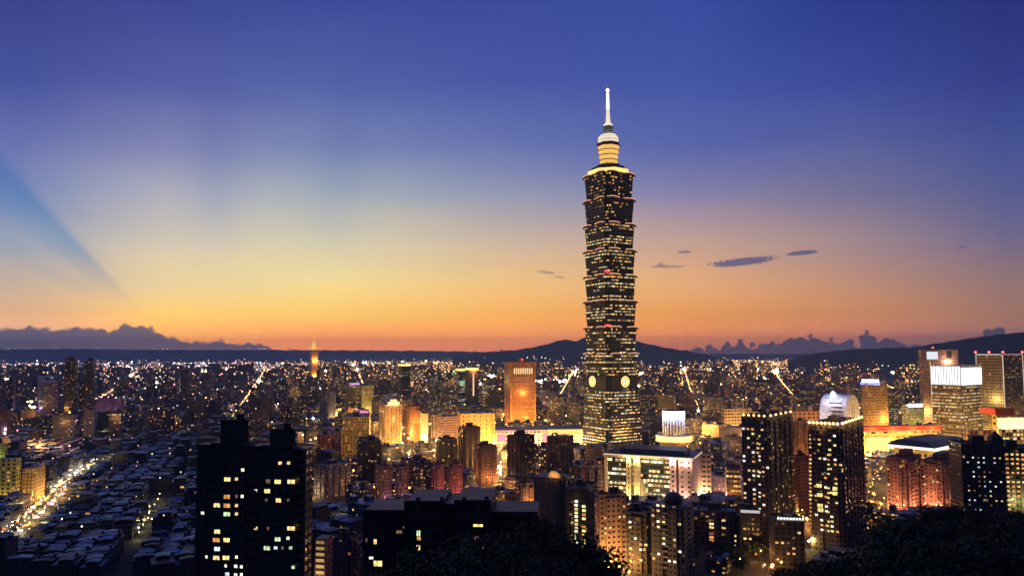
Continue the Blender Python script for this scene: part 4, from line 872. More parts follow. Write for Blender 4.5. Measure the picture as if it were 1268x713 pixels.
('office_tower','office tower','broad glass tower with red beacons and lit edges, right frame edge','the red-beaconed tower',1208,1242,1266,439,950,56,512,dict(col=(.30,.22,.12),lit=.32,bright=.16,warm=.75,fl=4.1,bay=3,ww=.7,wh=.5,rowc=.3,kit=False),[('L',.7,-14,20,16000,(1,.7,.2)),('R',.5,-14,30,26000,(1,.6,.2)),('L',.3,-14,70,10000,(1,.7,.25))]),
('office_building','office building','small building under a green white glowing roof sign','the green-signed building',1116,1119,1144,504,1060,82,528,dict(col=(.5,.42,.2),lit=.6,bright=.25,warm=.6,ww=.8,rowc=.5,kit=False),[('R',.5,-10,5,12000,(.9,1,.4))]),
('office_building','office building','narrow dark block with cold white office floors, left of the green signed building','the cold-lit narrow block',1099,1101,1112,505,1080,80,528,dict(col=(.08,.08,.09),lit=.7,bright=.3,warm=.1,ww=.7,rowc=.3),[]),
('arena','arena','wide hall under a thick red lit roof slab with glowing yellow walls','the red-roofed arena',1066,1070,1160,533,860,84,560,dict(col=(.66,.5,.2),lit=.5,bright=.4,warm=1,fl=6,bay=8,ww=.7,kit=False),[('R',.05,-9,6,26000,(1,.6,.12)),('R',.3,-9,6,22000,(1,.6,.12)),('R',.6,-9,6,20000,(1,.6,.12)),('R',.9,-9,6,18000,(1,.6,.12))]),
('exhibition_hall','exhibition hall','gold fronted hall under a black roof with white lit edges','the black-roofed gold hall',1107,1150,1190,553,690,52,590,dict(col=(.66,.50,.18),lit=.25,bright=.3,warm=1,fl=6,bay=7,ww=.4,kit=False),[('L',.2,-9,4,9000,AMBER),('L',.7,-9,4,9000,AMBER),('R',.3,-9,4,15000,(1,.65,.12)),('R',.8,-9,4,15000,(1,.65,.12)),('R',.5,-9,16,8000,(1,.7,.2))]),
('department_store','department store','red and gold columned store in front of the red beaconed tower','the red-gold store',1191,1195,1233,533,720,82,553,dict(col=(.52,.22,.10),lit=.7,bright=.3,warm=1,fl=5,bay=5,ww=.6,wh=.7,kit=False),[('R',.2,-8,5,9000,SODIUM),('R',.8,-8,5,9000,SODIUM)]),
('department_store','department store','golden gridded store at the right frame edge under a bright yellow canopy','the golden gridded store',1236,1240,1300,531,700,84,556,dict(col=(.66,.50,.2),lit=.85,bright=.5,warm=.95,fl=4,bay=4,ww=.7,wh=.6,kit=False),[('R',.2,-8,5,12000,AMBER),('R',.6,-8,5,14000,AMBER)]),
('shopping_mall','shopping mall','curved mall wing with a bright yellow band, right frame edge','the yellow-banded wing',1228,1234,1300,514,830,84,528,dict(col=(.6,.45,.15),lit=.2,bright=.3,warm=1,fl=7,bay=6,kit=False),[('R',.3,-8,6,16000,(1,.62,.1)),('R',.8,-8,6,16000,(1,.62,.1))]),
('apartment_block','apartment block','dim red brown block behind the left lamp crowned tower, on its right side','the dim red-brown block',981,986,1001,566,600,70,640,dict(col=(.22,.10,.12),lit=.08,bright=.2,warm=1,ribs=8),[]),
('apartment_tower','tower','slate tower with an orange foot, left of the round gabled tower','the slate tower',638,645,661,600,610,60,650,dict(col=(.14,.10,.14),lit=.15,bright=.2,warm=1,ribs=6),[('R',.5,-9,5,6000,SODIUM)]),
('apartment_block','apartment block','pink and yellow striped stair block, just right of the near dark tower','the striped stair block',390,403,412,667,400,12,713,dict(col=(.3,.13,.15),lit=.05,bright=.2,warm=1,ww=.4,kit=False),[('L',.5,-5,8,700,(1,.6,.3))]),
('apartment_block','apartment block','dark violet block with a few orange windows, right of the striped stair block','the dark violet block',413,436,447,668,420,20,713,dict(col=(.16,.10,.13),lit=.06,bright=.2,warm=1,ribs=7),[]),
('apartment_block','apartment block','purple tinted block behind the cream hall roof, left of the hotel drum','the purple-tinted block',776,780,806,560,520,80,600,None,[]),
('department_store','department store','small block with stacks of orange windows, left of the slate tower','the orange-windowed store',612,616,632,634,560,75,660,dict(col=(.25,.12,.12),lit=.4,bright=.2,warm=1),[('R',.5,-7,4,3000,SODIUM)]),
('apartment_tower','tower','mauve dark tower behind the gold columned tower','the mauve tower',720,727,746,578,600,60,612,dict(col=(.20,.12,.17),lit=.1,bright=.15,warm=.8,ribs=6),[]),
('apartment_tower','tower','reddish dark tower with slim windows, left of the cream hall','the reddish tower',735,741,754,572,630,60,615,dict(col=(.26,.12,.14),lit=.1,bright=.15,warm=.9,ribs=6),[]),
('office_tower','office tower','dim blue slab standing alone in the dark left city','the lone blue slab',250,254,266,462,2300,72,495,dict(col=(.12,.14,.22),lit=.12,bright=.15,warm=.3),[]),
('apartment_tower','tower','dark slab with a reddish roof, left of the lone blue slab','the reddish-roofed slab',224,228,237,458,2300,72,495,dict(col=(.10,.10,.15),lit=.12,bright=.15,warm=.5,rcol=(.4,.1,.1)),[('R',.5,-12,135,9000,(1,.25,.2))]),
('apartment_tower','tower','dark tower with red tinted foot, far left beyond the pale violet block','the far-left dark tower',8,11,20,474,1700,70,500,dict(col=(.08,.08,.11),lit=.2,bright=.2,warm=.9),[]),
]
FR = {}
for row in ROWS:
    nm, cat, lb, ph, x0, xc, x1, yt, D_, al, yb, st, lts = row
    if st is None: continue
    f = Frame(nm, lb, cat, x0, xc, x1, yt, D_, al=al, ybot=yb, phrase=ph, dep=24 if D_ > 600 else 14)
    if f.wl > 90 and x1-xc > 8*(xc-x0): f.wl = 60
    std(f, **st); FR[lb[:28]] = f; FR[ph+'|'+lb[:12]] = f
    for (fc, fr_, dd, z, e, c) in lts:
        if (xc > 1060 or 600 < xc < 730) and lb[:4] != 'oran': e = e*1.7
        if lb.startswith('floodlit orange'): e = e*7
        if z > 16: e = e*(7/abs(dd))**1.2; dd = -7
        if fc == 'R': loc = (f.wr*fr_, dd, z)
        else: loc = (dd, f.wl*fr_, z)
        point(loc, e, c, 1.0, f.root); q_ = f.c + f.u*loc[0] + f.v*loc[1]; FOOT.append((q_.x, q_.y, 13 if D_ > 800 else 8))
def FRF(s):
    for k, v in FR.items():
        if k.startswith(s): return v
    raise KeyError(s)
# extra parts of the mid-distance landmarks
f = FRF('orange lit slab'); n = 9
for i in range(n):
    a = f.wr*(.14+.76*(i+.5)/n); m = MB(); w_ = f.wr*.76/n*.62; z0_ = f.z(463); z1_ = f.z(456.5)
    pts = [(a-w_/2, -.3, z0_), (a+w_/2, -.3, z0_)] + [(a+w_/2*math.cos(q), -.3, z1_+w_/2*math.sin(q)*1.2) for q in (0, .6, 1.2, 1.57, 1.94, 2.54, math.pi)]
    m.face(pts, 'glow', None, (1, .62, .28), (.12, 0, 0, 0)); m.build('arched_window', f.root)
for a in (0, f.wr*.93): m = MB(); m.box(a, -2, 0, a+f.wr*.07, -.01, f.H+1, wall='roof', roof='roof', col=(.5, .25, .1), rcol=(.3, .15, .1)); m.build('corner_pier', f.root)
m = MB(); m.box(f.wr*.4, 5, f.H, f.wr*.6, 20, f.H+7, wall='roof', roof='roof', col=(.3, .1, .1)); m.octa(f.wr*.5, 4, f.H+6, 2.2, (1, .05, .05), 5); m.build('roof_house', f.root)
f = FRF('cream gridded'); m = MB(); m.box(f.wr*.15, 2, f.H, f.wr*.85, f.wl-2, f.H+5, col=(.66, .5, .34), wall='roof', roof='roof'); m.box(f.wr*.3, 3, f.H+5, f.wr*.7, f.wl-3, f.H+8.5, col=(.66, .5, .34), wall='roof', roof='roof'); m.build('stepped_top', f.root)
for k in range(3): point((f.wr*(.25+.25*k), -3, f.H+2.5), 900, (1, .72, .35), .5, f.root)
f = FRF('wide yellow')
rr = random.Random(5)
m = MB(); 
for i in range(8):
    a = f.wr*(.38+.55*i/8); hgt = rr.uniform(2.4, 3.6)
    m.face([(a, -.4, f.H+.6), (a+1.6, -.4, f.H+.6), (a+1.6, -.4, f.H+.6+hgt), (a, -.4, f.H+.6+hgt)], 'glow', None, (1, .3, .45), (.15, 0, 0, 0))
m.box(f.wr*.35, -.2, f.H, f.wr*.95, 1, f.H+4.8, wall='dark', roof='dark'); m.build('roof_sign', f.root)
f = FRF('dark slab with purple')
m = MB(); 
for i in range(6):
    a = f.wr*(.1+.8*i/6); m.face([(a, -.5, f.H+1), (a+2.4, -.5, f.H+1), (a+2.4, -.5, f.H+5), (a, -.5, f.H+5)], 'glow', None, (.9, .5, 1), (.12, 0, 0, 0))
m.build('roof_sign', f.root)
for key, col_, e in (('dark tower with a green', (1, .8, .2), 2.0), ('brown tower with one', (1, .8, .2), 2.4), ('slim dark tower', (1, .72, .2), 2.2)):
    f = FRF(key); strip(f, 'R', 0, f.wr, f.H, f.H+6, col_, e, off=.5, thick=.8, name='roof_light_band'); strip(f, 'L', 0, f.wl, f.H, f.H+6, col_, e*.7, off=.5, thick=.8, name='roof_light_band')
f = FRF('brown tower with one'); strip(f, 'R', f.wr*.45, f.wr*.58, f.H*.2, f.H*.9, (1, .6, .3), 1.4, off=.4)
f = FRF('dark tower with a green'); strip(f, 'R', f.wr*.15, f.wr*.9, f.z(477), f.z(471), (.6, 1, .5), .55, off=.4, name='lit_panel')
f = FRF('floodlit orange tower')
z = f.H; w_ = f.wr
for k in range(4):
    m = MB(); sc = .42-.1*k; cx, cy_ = f.wr/2, f.wl/2; a = w_*sc; m.box(cx-a, cy_-a, z, cx+a, cy_+a, z+[10, 9, 8, 7][k], wall='floodlit_glow', roof='floodlit_glow'); m.build('crown_tier', f.root); z += [10, 9, 8, 7][k]
m = MB(); m.cyl(cx, cy_, 1.5, z, z+16, r1=.2, n=6, wall='floodlit_glow', roof='floodlit_glow'); m.build('spire', f.root)
f = FRF('round topped'); 
m = MB(); rad = f.wr/2*.95
for k in range(4): m.cyl(f.wr/2, f.wl/2, rad*math.cos(k*.38), f.H+7*math.sin(k*.38), f.H+7*math.sin((k+1)*.38), r1=rad*math.cos((k+1)*.38), n=18, wall='dark', roof='dark')
m.build('dome', f.root)
f = FRF('dark tower with an arched'); m = MB(); n = 12; rad = f.wl*.28; yc = f.wl*.3
for i in range(n):
    a0, a1 = math.pi*i/n, math.pi*(i+1)/n; c0, s0, c1, s1 = math.cos(a0), math.sin(a0), math.cos(a1), math.sin(a1)
    for r2, r3 in ((rad, rad*.8),):
        m.face([(-.2, yc+r2*c0, f.H+r2*s0), (-.2, yc+r2*c1, f.H+r2*s1), (3, yc+r2*c1, f.H+r2*s1), (3, yc+r2*c0, f.H+r2*s0)], 'copper')
        m.face([(-.2, yc+r3*c0, f.H+r3*s0), (-.2, yc+r3*c1, f.H+r3*s1), (-.2, yc+r2*c1, f.H+r2*s1), (-.2, yc+r2*c0, f.H+r2*s0)], 'pale_stone')
m.build('roof_arch', f.root)
f = FRF('long low mall')
strip(f, 'R', f.wr*.02, f.wr*.55, f.H-1, f.H+.6, (1, .45, .4), .8, off=.3); strip(f, 'R', f.wr*.62, f.wr*.98, f.H-5, f.H+.6, (1, .62, .15), 1.5, off=.3)
for i, (a, c_, e) in enumerate([(.05, AMBER, 1.6), (.14, (1, .35, .5), 1.2), (.24, AMBER, 2.5), (.36, (1, .4, .6), 1), (.45, WARMW, 2), (.58, (1, .35, .35), 1.5), (.67, AMBER, 2.6), (.78, (1, .5, .3), 1.2), (.9, (1, .8, .2), 2.6)]):
    m = MB(); a *= f.wr; m.box(a, -1.0, f.H*.35, a+9, -.35, f.H*.75, wall='glow', roof='glow', col=c_, p=(e/10, 0, 0, 0)); m.build('lit_sign', f.root)
f = FRF('gold tower with a glowing')
m = MB(); m.cyl(f.wr/2, 12, f.wr*.36, f.H, f.H+4, n=20, wall='glow', roof='dark', col=(.25, .3, 1), p=(.2, 0, 0, 0)); m.cyl(f.wr/2, 12, f.wr*.30, f.H+4, f.H+8, n=20, wall='glow', roof='dark', col=(.7, .75, 1), p=(.4, 0, 0, 0)); m.build('crown_ring', f.root); point((f.wr/2, 12, f.H+11), 9000, (.3, .35, 1), 1.2, f.root)
f = FRF('tall pinkish'); m = MB(); a0 = f.hit(1147.5, 440, 'R')[0]; a1 = f.hit(1161, 440, 'R')[0]
m.box(a0, -.6, f.z(447), a1, -.01, f.z(437.5), wall='glow', roof='glow', col=(.85, .88, 1), p=(.10, 0, 0, 0)); m.build('sign_box', f.root)
m = MB(); a0 = f.hit(1172, 440, 'R')[0]; a1 = f.hit(1178, 440, 'R')[0]; m.box(a0, -.3, f.z(446), a1, -.01, f.z(437), wall='dark', roof='dark'); m.build('louvre_opening', f.root)
m = MB(); m.cyl(f.wr*.35, 3, .4, f.H, f.H+4, n=6, wall='metal', roof='metal'); m.octa(f.wr*.35, 3, f.H+4.8, 1.5, (1, .06, .05), 12); m.build('warning_lamp', f.root)
f = FRF('office tower with a white')
for face, L in (('L', f.wl), ('R', f.wr)):
    n = int(L/3.2)
    e0 = 1.5 if face == 'L' else 3.6
    strip(f, face, .3, L-.3, f.z(479), f.z(456 if face == 'L' else 458), (.93, .95, 1), e0, off=.3, name='glowing_crown')
    for i in range(n+1):
        a = L*i/n; m = MB()
        if face == 'L': m.box(-1.2, a-.22, f.z(480), -.62, a+.22, f.z(455)+1, wall='metal', roof='white_paint')
        else: m.box(a-.08, -1.2, f.z(480), a+.08, -.62, f.z(455)+1, wall='white_paint', roof='white_paint')
        m.build('fin', f.root)
m = MB(); m.box(-.5, -.5, f.H, f.wr+.5, f.wl+.5, f.H+1.0, wall='white_paint', roof='roof'); m.cyl(0, f.wl, .5, f.H, f.H+9, n=6, wall='white_paint', roof='white_paint'); m.build('roof_frame', f.root)
strip(f, 'L', f.wl-.8, f.wl-.2, 0, f.H+6, (1, .7, .3), .9, off=.3)
f = FRF('broad glass')
m = MB()
for (x, y, ph) in ((0, f.wl, 1), (0, 0, 1), (f.wr, 0, 1), (0, f.wl*.5, 1)): m.octa(x, y, f.H+3.5, 1.7, (1, .05, .04), 12); m.cyl(x, y, .3, f.H-1, f.H+2, n=5, wall='metal', roof='metal')
m.build('warning_lamp', f.root)
for a, e in ((f.wl-1, .6), (0, .8)): strip(f, 'L', a, a+1, f.z(512), f.H, (1, .8, .6), e, off=.3)
strip(f, 'R', f.wr-1.4, f.wr-.2, f.z(512), f.H, (1, .75, .6), .9, off=.3); strip(f, 'L', 2, f.wl, f.H-.2, f.H+.8, (1, .9, .8), .8, off=.3); strip(f, 'R', 0, f.wr, f.H-.2, f.H+.8, (1, .6, .5), .5, off=.3)
f = FRF('small building under a green'); strip(f, 'R', f.wr*.2, f.wr*.95, f.H, f.H+5, (.7, 1, .75), 2.6, off=.3, name='roof_sign')
f = FRF('wide hall under a thick')
m = MB(); m.box(-4, -6, f.H, f.wr+2, f.wl, f.H+5.5, wall='red_roof', roof='red_roof', bottom=True); m.build('roof_slab', f.root); strip(f, 'R', -2, f.wr, f.H-.6, f.H-.05, (1, .4, .1), 1.6, off=5.5)
for i in range(4): point((f.wr*(.1+.27*i), -12, f.H+1), 5000, (1, .25, .08), .6, f.root)
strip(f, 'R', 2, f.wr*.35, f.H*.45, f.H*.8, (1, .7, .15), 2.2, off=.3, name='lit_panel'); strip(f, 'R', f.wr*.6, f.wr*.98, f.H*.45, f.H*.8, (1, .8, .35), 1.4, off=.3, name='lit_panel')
f = FRF('gold fronted hall')
m = MB(); m.prism([(-9, -9), (f.wr+4, -9), (f.wr+4, f.wl+4), (-9, f.wl+4)], f.H, f.H+4.5, top=[(3, 3), (f.wr-2, 3), (f.wr-2, f.wl-2), (3, f.wl-2)], wall='black_roof', roof='black_roof', bottom=True); m.build('roof', f.root)
strip(f, 'L', -8, f.wl+3, f.H-2.6, f.H-.1, (1, .85, .62), 1.8, off=8.2); strip(f, 'R', -8, f.wr+3, f.H-2.8, f.H-.1, (1, .9, .7), 2.4, off=8.2)
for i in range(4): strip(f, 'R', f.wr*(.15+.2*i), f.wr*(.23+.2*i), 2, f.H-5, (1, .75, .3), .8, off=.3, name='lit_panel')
f = FRF('golden gridded'); strip(f, 'R', 0, f.wr, f.H, f.H+5, (1, .82, .35), 2.2, off=.3, name='canopy_light')
f = FRF('curved mall'); strip(f, 'R', 0, f.wr, f.H*.55, f.H*.95, (1, .75, .25), 2.6, off=.3, name='light_band')
m = MB(); m.box(-4, -3, f.H+1, f.wr*.3, 20, f.H+8, wall='red_roof', roof='red_roof'); m.build('red_roof_block', f.root)
f = FRF('pink and yellow striped')
for k in range(9):
    strip(f, 'L', f.wl*.1, f.wl*.85, 3+k*3.3, 4.6+k*3.3, (1, .62, .2), .3+.09*(8-k), off=.15, name='stair_window')

# --- hotel drum with a blue white crown
f = Frame('hotel_drum', 'round white ribbed drum with a blinding blue white crown above a yellow lit ring', 'round building', 822, 833, 846, 514, 800, al=45, ybot=556, phrase='the round drum')
rc = f.wr*.56; cx, cy_ = f.wr/2, f.wl/2
m = MB(); m.cyl(cx, cy_, rc*.9, f.z(540), f.z(519), n=32, col=(.12, .12, .16), p=(0, 0, 0, 0), wall='facade', rcol=(.1, .1, .1)); m.build('wall', f.root)
for i in range(22):
    a = 2*math.pi*i/22; m = MB(); x, y = cx+rc*math.cos(a), cy_+rc*math.sin(a); m.cyl(x, y, .38, f.z(541), f.z(518), n=6, wall='white_paint', roof='white_paint'); m.build('column', f.root)
m = MB(); m.cyl(cx, cy_, rc*1.02, f.z(519.5), f.z(510), n=32, wall='glow', roof='glow', col=(.62, .72, 1), rcol=(.6, .7, 1), p=(.42, 0, 0, 0)); m.build('glowing_crown', f.root)
m = MB(); m.cyl(cx, cy_, rc*1.3, 0, f.z(548), n=36, col=(.5, .42, .3), p=(.1, .1, .9, .3), p2=(.5, .5, 0, 0)); m.cyl(cx, cy_, rc*1.7, f.z(548), f.z(546), n=36, wall='pale_stone', roof='pale_stone', bottom=True); m.cyl(cx, cy_, rc*1.05, f.z(546), f.z(541), n=36, wall='pale_stone', roof='pale_stone'); m.build('podium', f.root)
m = MB(); m.cyl(cx, cy_, rc*1.62, f.z(546), f.z(540.5), r1=rc*1.66, n=36, wall='glow', roof='pale_stone', col=(1, .72, .22), p=(.22, 0, 0, 0)); m.build('light_ring', f.root)
for a in (200, 235, 270, 305): point((cx+rc*2.3*math.cos(R(a)-f.rz), cy_+rc*2.3*math.sin(R(a)-f.rz), f.z(541)), 4500, AMBER, .7, f.root)
for a in (215, 255, 295): point((cx+rc*1.35*math.cos(R(a)-f.rz), cy_+rc*1.35*math.sin(R(a)-f.rz), f.z(520)), 4000, (.6, .65, 1), .5, f.root)

# --- white building with curved sloping roof and round gable
f = Frame('office_building', 'white and lilac building with a round arched gable and blue roof light', 'office building', 1015, 1048, 1065, 519, 800, al=48, ybot=528, phrase='the arched white building')
m = MB(); WH = (.70, .62, .66); H0_ = f.H; L_, W_ = f.wl, f.wr; r_ = W_/2
m.box(0, 0, 0, W_, L_, H0_, col=WH, p=(.3, .2, .8, .3), p2=(.8, .35, .7, 0), fl=4.5, bay=4); m.build('wall', f.root)
m = MB(); n = 14; zt = f.z(491) - H0_
prv = None
for i in range(n):
    a0, a1 = math.pi*i/n, math.pi*(i+1)/n
    q0 = (r_ - r_*math.cos(a0), H0_ + zt*math.sin(a0)**.75 if i else H0_); q1 = (r_ - r_*math.cos(a1), H0_ + zt*max(0, math.sin(a1))**.75 if i < n-1 else H0_)
    nb = 1
    m.face([(q0[0], 0, q0[1]), (q1[0], 0, q1[1]), (q1[0], L_, q1[1]), (q0[0], L_, q0[1])][::1], 'white_paint'); m.face([(r_, 0, H0_), (q1[0], 0, q1[1]), (q0[0], 0, q0[1])][::-1], 'white_paint'); m.face([(r_, L_, H0_), (q0[0], L_, q0[1]), (q1[0], L_, q1[1])][::-1], 'white_paint')
m.build('arched_roof', f.root)
for k in range(4):
    m = MB(); z_ = H0_ + zt*.12 + k*zt*.17; x_ = r_*(1-math.cos(math.asin(min(1, ((z_-H0_)/zt)**(1/.75))))); m.box(x_-.8, L_*.08+k, z_, x_+.3, L_*(.55+.1*(k % 2)), z_+1.1, wall='dark', roof='dark'); m.build('louvre_band', f.root)
for a in (.42, .58): strip(f, 'R', W_*a-.8, W_*a+.8, H0_-8, H0_+zt*.55, (1, .55, .2), .5, off=.1, name='arch_window')
m = MB(); m.octa(r_*.6, L_*.62, f.z(490), 3.0, (.35, .45, 1), 14); m.cyl(r_*.6, L_*.62, .5, H0_+zt*.6, f.z(491), n=6, wall='metal', roof='metal'); m.build('roof_lamp', f.root)
point((-12, L_*.3, 30), 20000, (1, .8, .7), .8, f.root); point((-12, L_*.75, 30), 20000, (.9, .8, 1), .8, f.root); point((W_*.5, -14, 30), 22000, (1, .66, .3), .8, f.root); point((-8, L_*.5, f.z(495)), 6000, (.75, .7, 1), .6, f.root)
# ------------------------------------------------------------------ the rest of the city
HERO.append((722, 801, 553, 980, 'the tallest tower', 110)); FOOT.append((TC.x, 980, 48))
HERO.append((1030, 1300, 640, 60, 'the black slope', 640))
def near_road(x, y, r):
    for pl, hw in ROADW:
        for (ax, ay), (bx, by) in zip(pl, pl[1:]):
            dx, dy = bx-ax, by-ay; t = max(0, min(1, ((x-ax)*dx+(y-ay)*dy)/(dx*dx+dy*dy)))
            if math.hypot(x-ax-dx*t, y-ay-dy*t) < hw + r: return True
    return False
def near_ave(x, y, r):
    for pl in AVENUES:
        for (ax, ay), (bx, by) in zip(pl, pl[1:]):
            if not (ay-r < y < by+r): continue
            dx, dy = bx-ax, by-ay; t = max(0, min(1, ((x-ax)*dx+(y-ay)*dy)/(dx*dx+dy*dy)))
            if math.hypot(x-ax-dx*t, y-ay-dy*t) < r: return True
    return False
ROADW = [(pl, 4.6 if i == 0 else 3.2 if i == 1 else 11) for i, pl in enumerate(ROADS)]
rr = random.Random(42)
BL = []     # dicts
def zone_cells(D0, D1, ca, cb, ang_, pxr, gap, skip):
    a = R(ang_); ux, uy = math.cos(a), math.sin(a); vx, vy = -uy, ux
    X1 = max(abs(P(pxr[0], 450, D1).x), abs(P(pxr[1], 450, D1).x)) + 100; n = int(math.hypot(X1, D1)/min(ca, cb)) + 2
    M = math.hypot(X1, D1)
    for i in range(-int(M/ca)-1, int(M/ca)+2):
        for j in range(-int(M/cb)-1, int(M/cb)+2):
            x = ux*i*ca + vx*j*cb; y = uy*i*ca + vy*j*cb
            if not (D0 <= y < D1): continue
            px = 634 + F*x/y
            if not (pxr[0] <= px <= pxr[1]): continue
            if i % gap[0] == 0 or j % gap[1] == 0:
                STREETPTS.append((x, y, px)); continue
            if rr.random() < skip: continue
            yield x, y, px, a
STREETPTS = []
COOLW = [(.22, .19, .29), (.18, .17, .28), (.17, .19, .24), (.22, .23, .27), (.13, .14, .18), (.28, .27, .30), (.20, .17, .20), (.32, .31, .32)]
WARMWL = [(.25, .19, .27), (.20, .15, .22), (.17, .17, .24), (.28, .21, .18), (.34, .27, .22), (.20, .15, .14), (.38, .33, .28), (.24, .16, .17), (.18, .17, .19)]
def lim(px, hw, D, H):
    for (x0, x1, yb, hD, ph, yt) in HERO:
        if hD > D and px + hw > x0 and px - hw < x1:
            H = min(H, P(px, yb, D).z)
    return H
def add(x, y, px, a, w_, l_, H, kind):
    rad = math.hypot(w_, l_)/2
    for (fx, fy, fr) in FOOT:
        if math.hypot(x-fx, y-fy) < fr*.93 + rad*.75: return
    if (y < 1500 and near_road(x, y, rad*.62)) or near_ave(x, y, rad*.6 + 15): return
    if False and near_road(x, y, rad*.62): return
    if y < 460 and hill_h(x, y) > 0: return
    hw = F*rad*.8/y
    H = lim(px, hw, y, H)
    if y < 1000 and px < 200:                       # keep sight of the market street
        for (qx, qy) in MARKET:
            if abs(634+F*qx/qy - px) < 16 and 0 < qy - y < 90: H = min(H, 8 if qy-y < 45 else 11)
    if H < 7: return
    if px > 1040 and y < 500: return
    BL.append(dict(x=x, y=y, px=px, a=a, w=w_, l=l_, H=H, kind=kind))
for x, y, px, a in zone_cells(425, 1120, 17.5, 13.5, 19.4+90, (-70, 255), (11, 6), .02):
    add(x+rr.uniform(-1.5, 1.5), y+rr.uniform(-1.5, 1.5), px, a+R(rr.gauss(0, 3)+14*math.sin(x*.011+y*.006)), rr.uniform(14.5, 18.2), rr.uniform(11, 14), rr.choice([10.5, 11, 12, 12, 12.5, 13.5]) if rr.random() < .90 else rr.uniform(17, 26), 'row_house')
for x, y, px, a in zone_cells(425, 1120, 26, 20, -30, (255, 470), (6, 4), .05):
    add(x+rr.uniform(-2, 2), y+rr.uniform(-2, 2), px, a, rr.uniform(18, 24), rr.uniform(13, 18), rr.choice([13, 14, 16, 20, 22, 26]) if rr.random() < .9 else rr.uniform(28, 42), 'row_house' if px < 440 else 'apartment_building')
for x, y, px, a in zone_cells(440, 1120, 36, 30, -37, (470, 1340), (5, 4), .08):
    add(x+rr.uniform(-3, 3), y+rr.uniform(-3, 3), px, a, rr.uniform(22, 32), rr.uniform(16, 26), rr.choice([14, 16, 20, 24, 30, 38]), 'apartment_building')
for x, y, px, a in zone_cells(1120, 2500, 34, 28, -33, (-70, 1340), (6, 4), .06):
    add(x+rr.uniform(-4, 4), y+rr.uniform(-4, 4), px, a+R(rr.choice([0, 0, 8, -14])), rr.uniform(20, 32), rr.uniform(14, 25), rr.choice([12, 15, 18, 22, 26, 34]) if rr.random() < .88 else rr.uniform(38, 66), 'apartment_building')
for x, y, px, a in zone_cells(2500, 5200, 62, 54, -28, (-70, 1340), (6, 5), .10):
    add(x+rr.uniform(-9, 9), y+rr.uniform(-9, 9), px, a+R(rr.choice([0, 12, -20])), rr.uniform(24, 52), rr.uniform(18, 44), rr.choice([14, 18, 24, 30, 36]) if rr.random() < .86 else rr.uniform(42, 88), 'far_building')
for x, y, px, a in zone_cells(5200, 12500, 130, 120, -28, (-70, 1340), (7, 6), .25):
    add(x+rr.uniform(-9, 9), y+rr.uniform(-9, 9), px, a, rr.uniform(30, 90), rr.uniform(25, 70), rr.choice([10, 12, 15, 18, 22]) if rr.random() < .95 else rr.uniform(30, 70), 'far_building')
# smaller buildings in the gaps
def grid_free(x, y, r):
    for b in BL:
        if abs(b['x']-x) < 30 and abs(b['y']-y) < 30 and math.hypot(b['x']-x, b['y']-y) < (math.hypot(b['w'], b['l'])/2 + r)*.82: return False
    return True
for i in range(1500):
    y = rr.uniform(430, 900); px = rr.uniform(400, 1120); x = (px-634)/F*y; w_, l_ = rr.uniform(12, 20), rr.uniform(9, 15)
    if grid_free(x, y, math.hypot(w_, l_)/2): add(x, y, px, R(rr.choice([-37, 53, -30])), w_, l_, rr.uniform(8, 24), 'apartment_building')
# which of them show: paint boxes far to near into a small id buffer
BW, BH = 634, 357
buf = np.full((BH, BW), -1, dtype=np.int32); items = [(b['y'], i, b) for i, b in enumerate(BL)]
occ = [(h[3], -2-k, h) for k, h in enumerate(HERO)]
for Dd, i, b in sorted(items + occ, key=lambda q: -q[0]):
    if i >= 0:
        hw = F*math.hypot(b['w'], b['l'])/2*.85/Dd; x0, x1 = b['px']-hw, b['px']+hw; yt = proj(b['x'], Dd, b['H'])[1]; yb = proj(b['x'], Dd, 0)[1]
    else: x0, x1, yt, yb = b[0], b[1], b[5], 713
    X0, X1, Y0, Y1 = [int(v/2) for v in (x0, x1, yt, yb)]
    buf[max(0, Y0):max(0, Y1)+1, max(0, X0):max(0, X1)+1] = i
ids, cnt = np.unique(buf[buf >= 0], return_counts=True); VIS = dict(zip(ids.tolist(), cnt.tolist()))
def zone_look(b):
    px, D = b['px'], b['y']
    warmth = min(1, max(0, (px-330)/260)); r_ = rr.random()
    pal = WARMWL if rr.random() < warmth*.8 else COOLW
    c = rr.choice(pal); k = rr.uniform(.4, .9)*(.5 if b['kind'] == 'row_house' else 1); c = tuple(v*k for v in c)
    gold = math.exp(-((px-520)/130)**2)*math.exp(-((D-1100)/500)**2)
    lit = (.13 if px < 330 else .22 + .08*warmth)*rr.uniform(.3, 1.9) + gold*.12
    if b['kind'] == 'row_house': lit *= .35
    br = .24 + .42*min(1, D/4500)
    if b['kind'] == 'far_building': lit *= .62; br *= 3.0
    wm = rr.uniform(.1, .7) if px < 330 else rr.uniform(.5, 1)
    return c, (min(.9, lit), br, wm, rr.random()), (rr.uniform(.35, .8), rr.uniform(.35, .5), rr.choice([0, 0, .3, .6]), 0)
ROOFC = [(.10, .14, .20), (.14, .19, .27), (.08, .11, .16), (.20, .24, .30), (.10, .10, .12), (.30, .34, .38), (.07, .10, .09), (.18, .09, .08)]
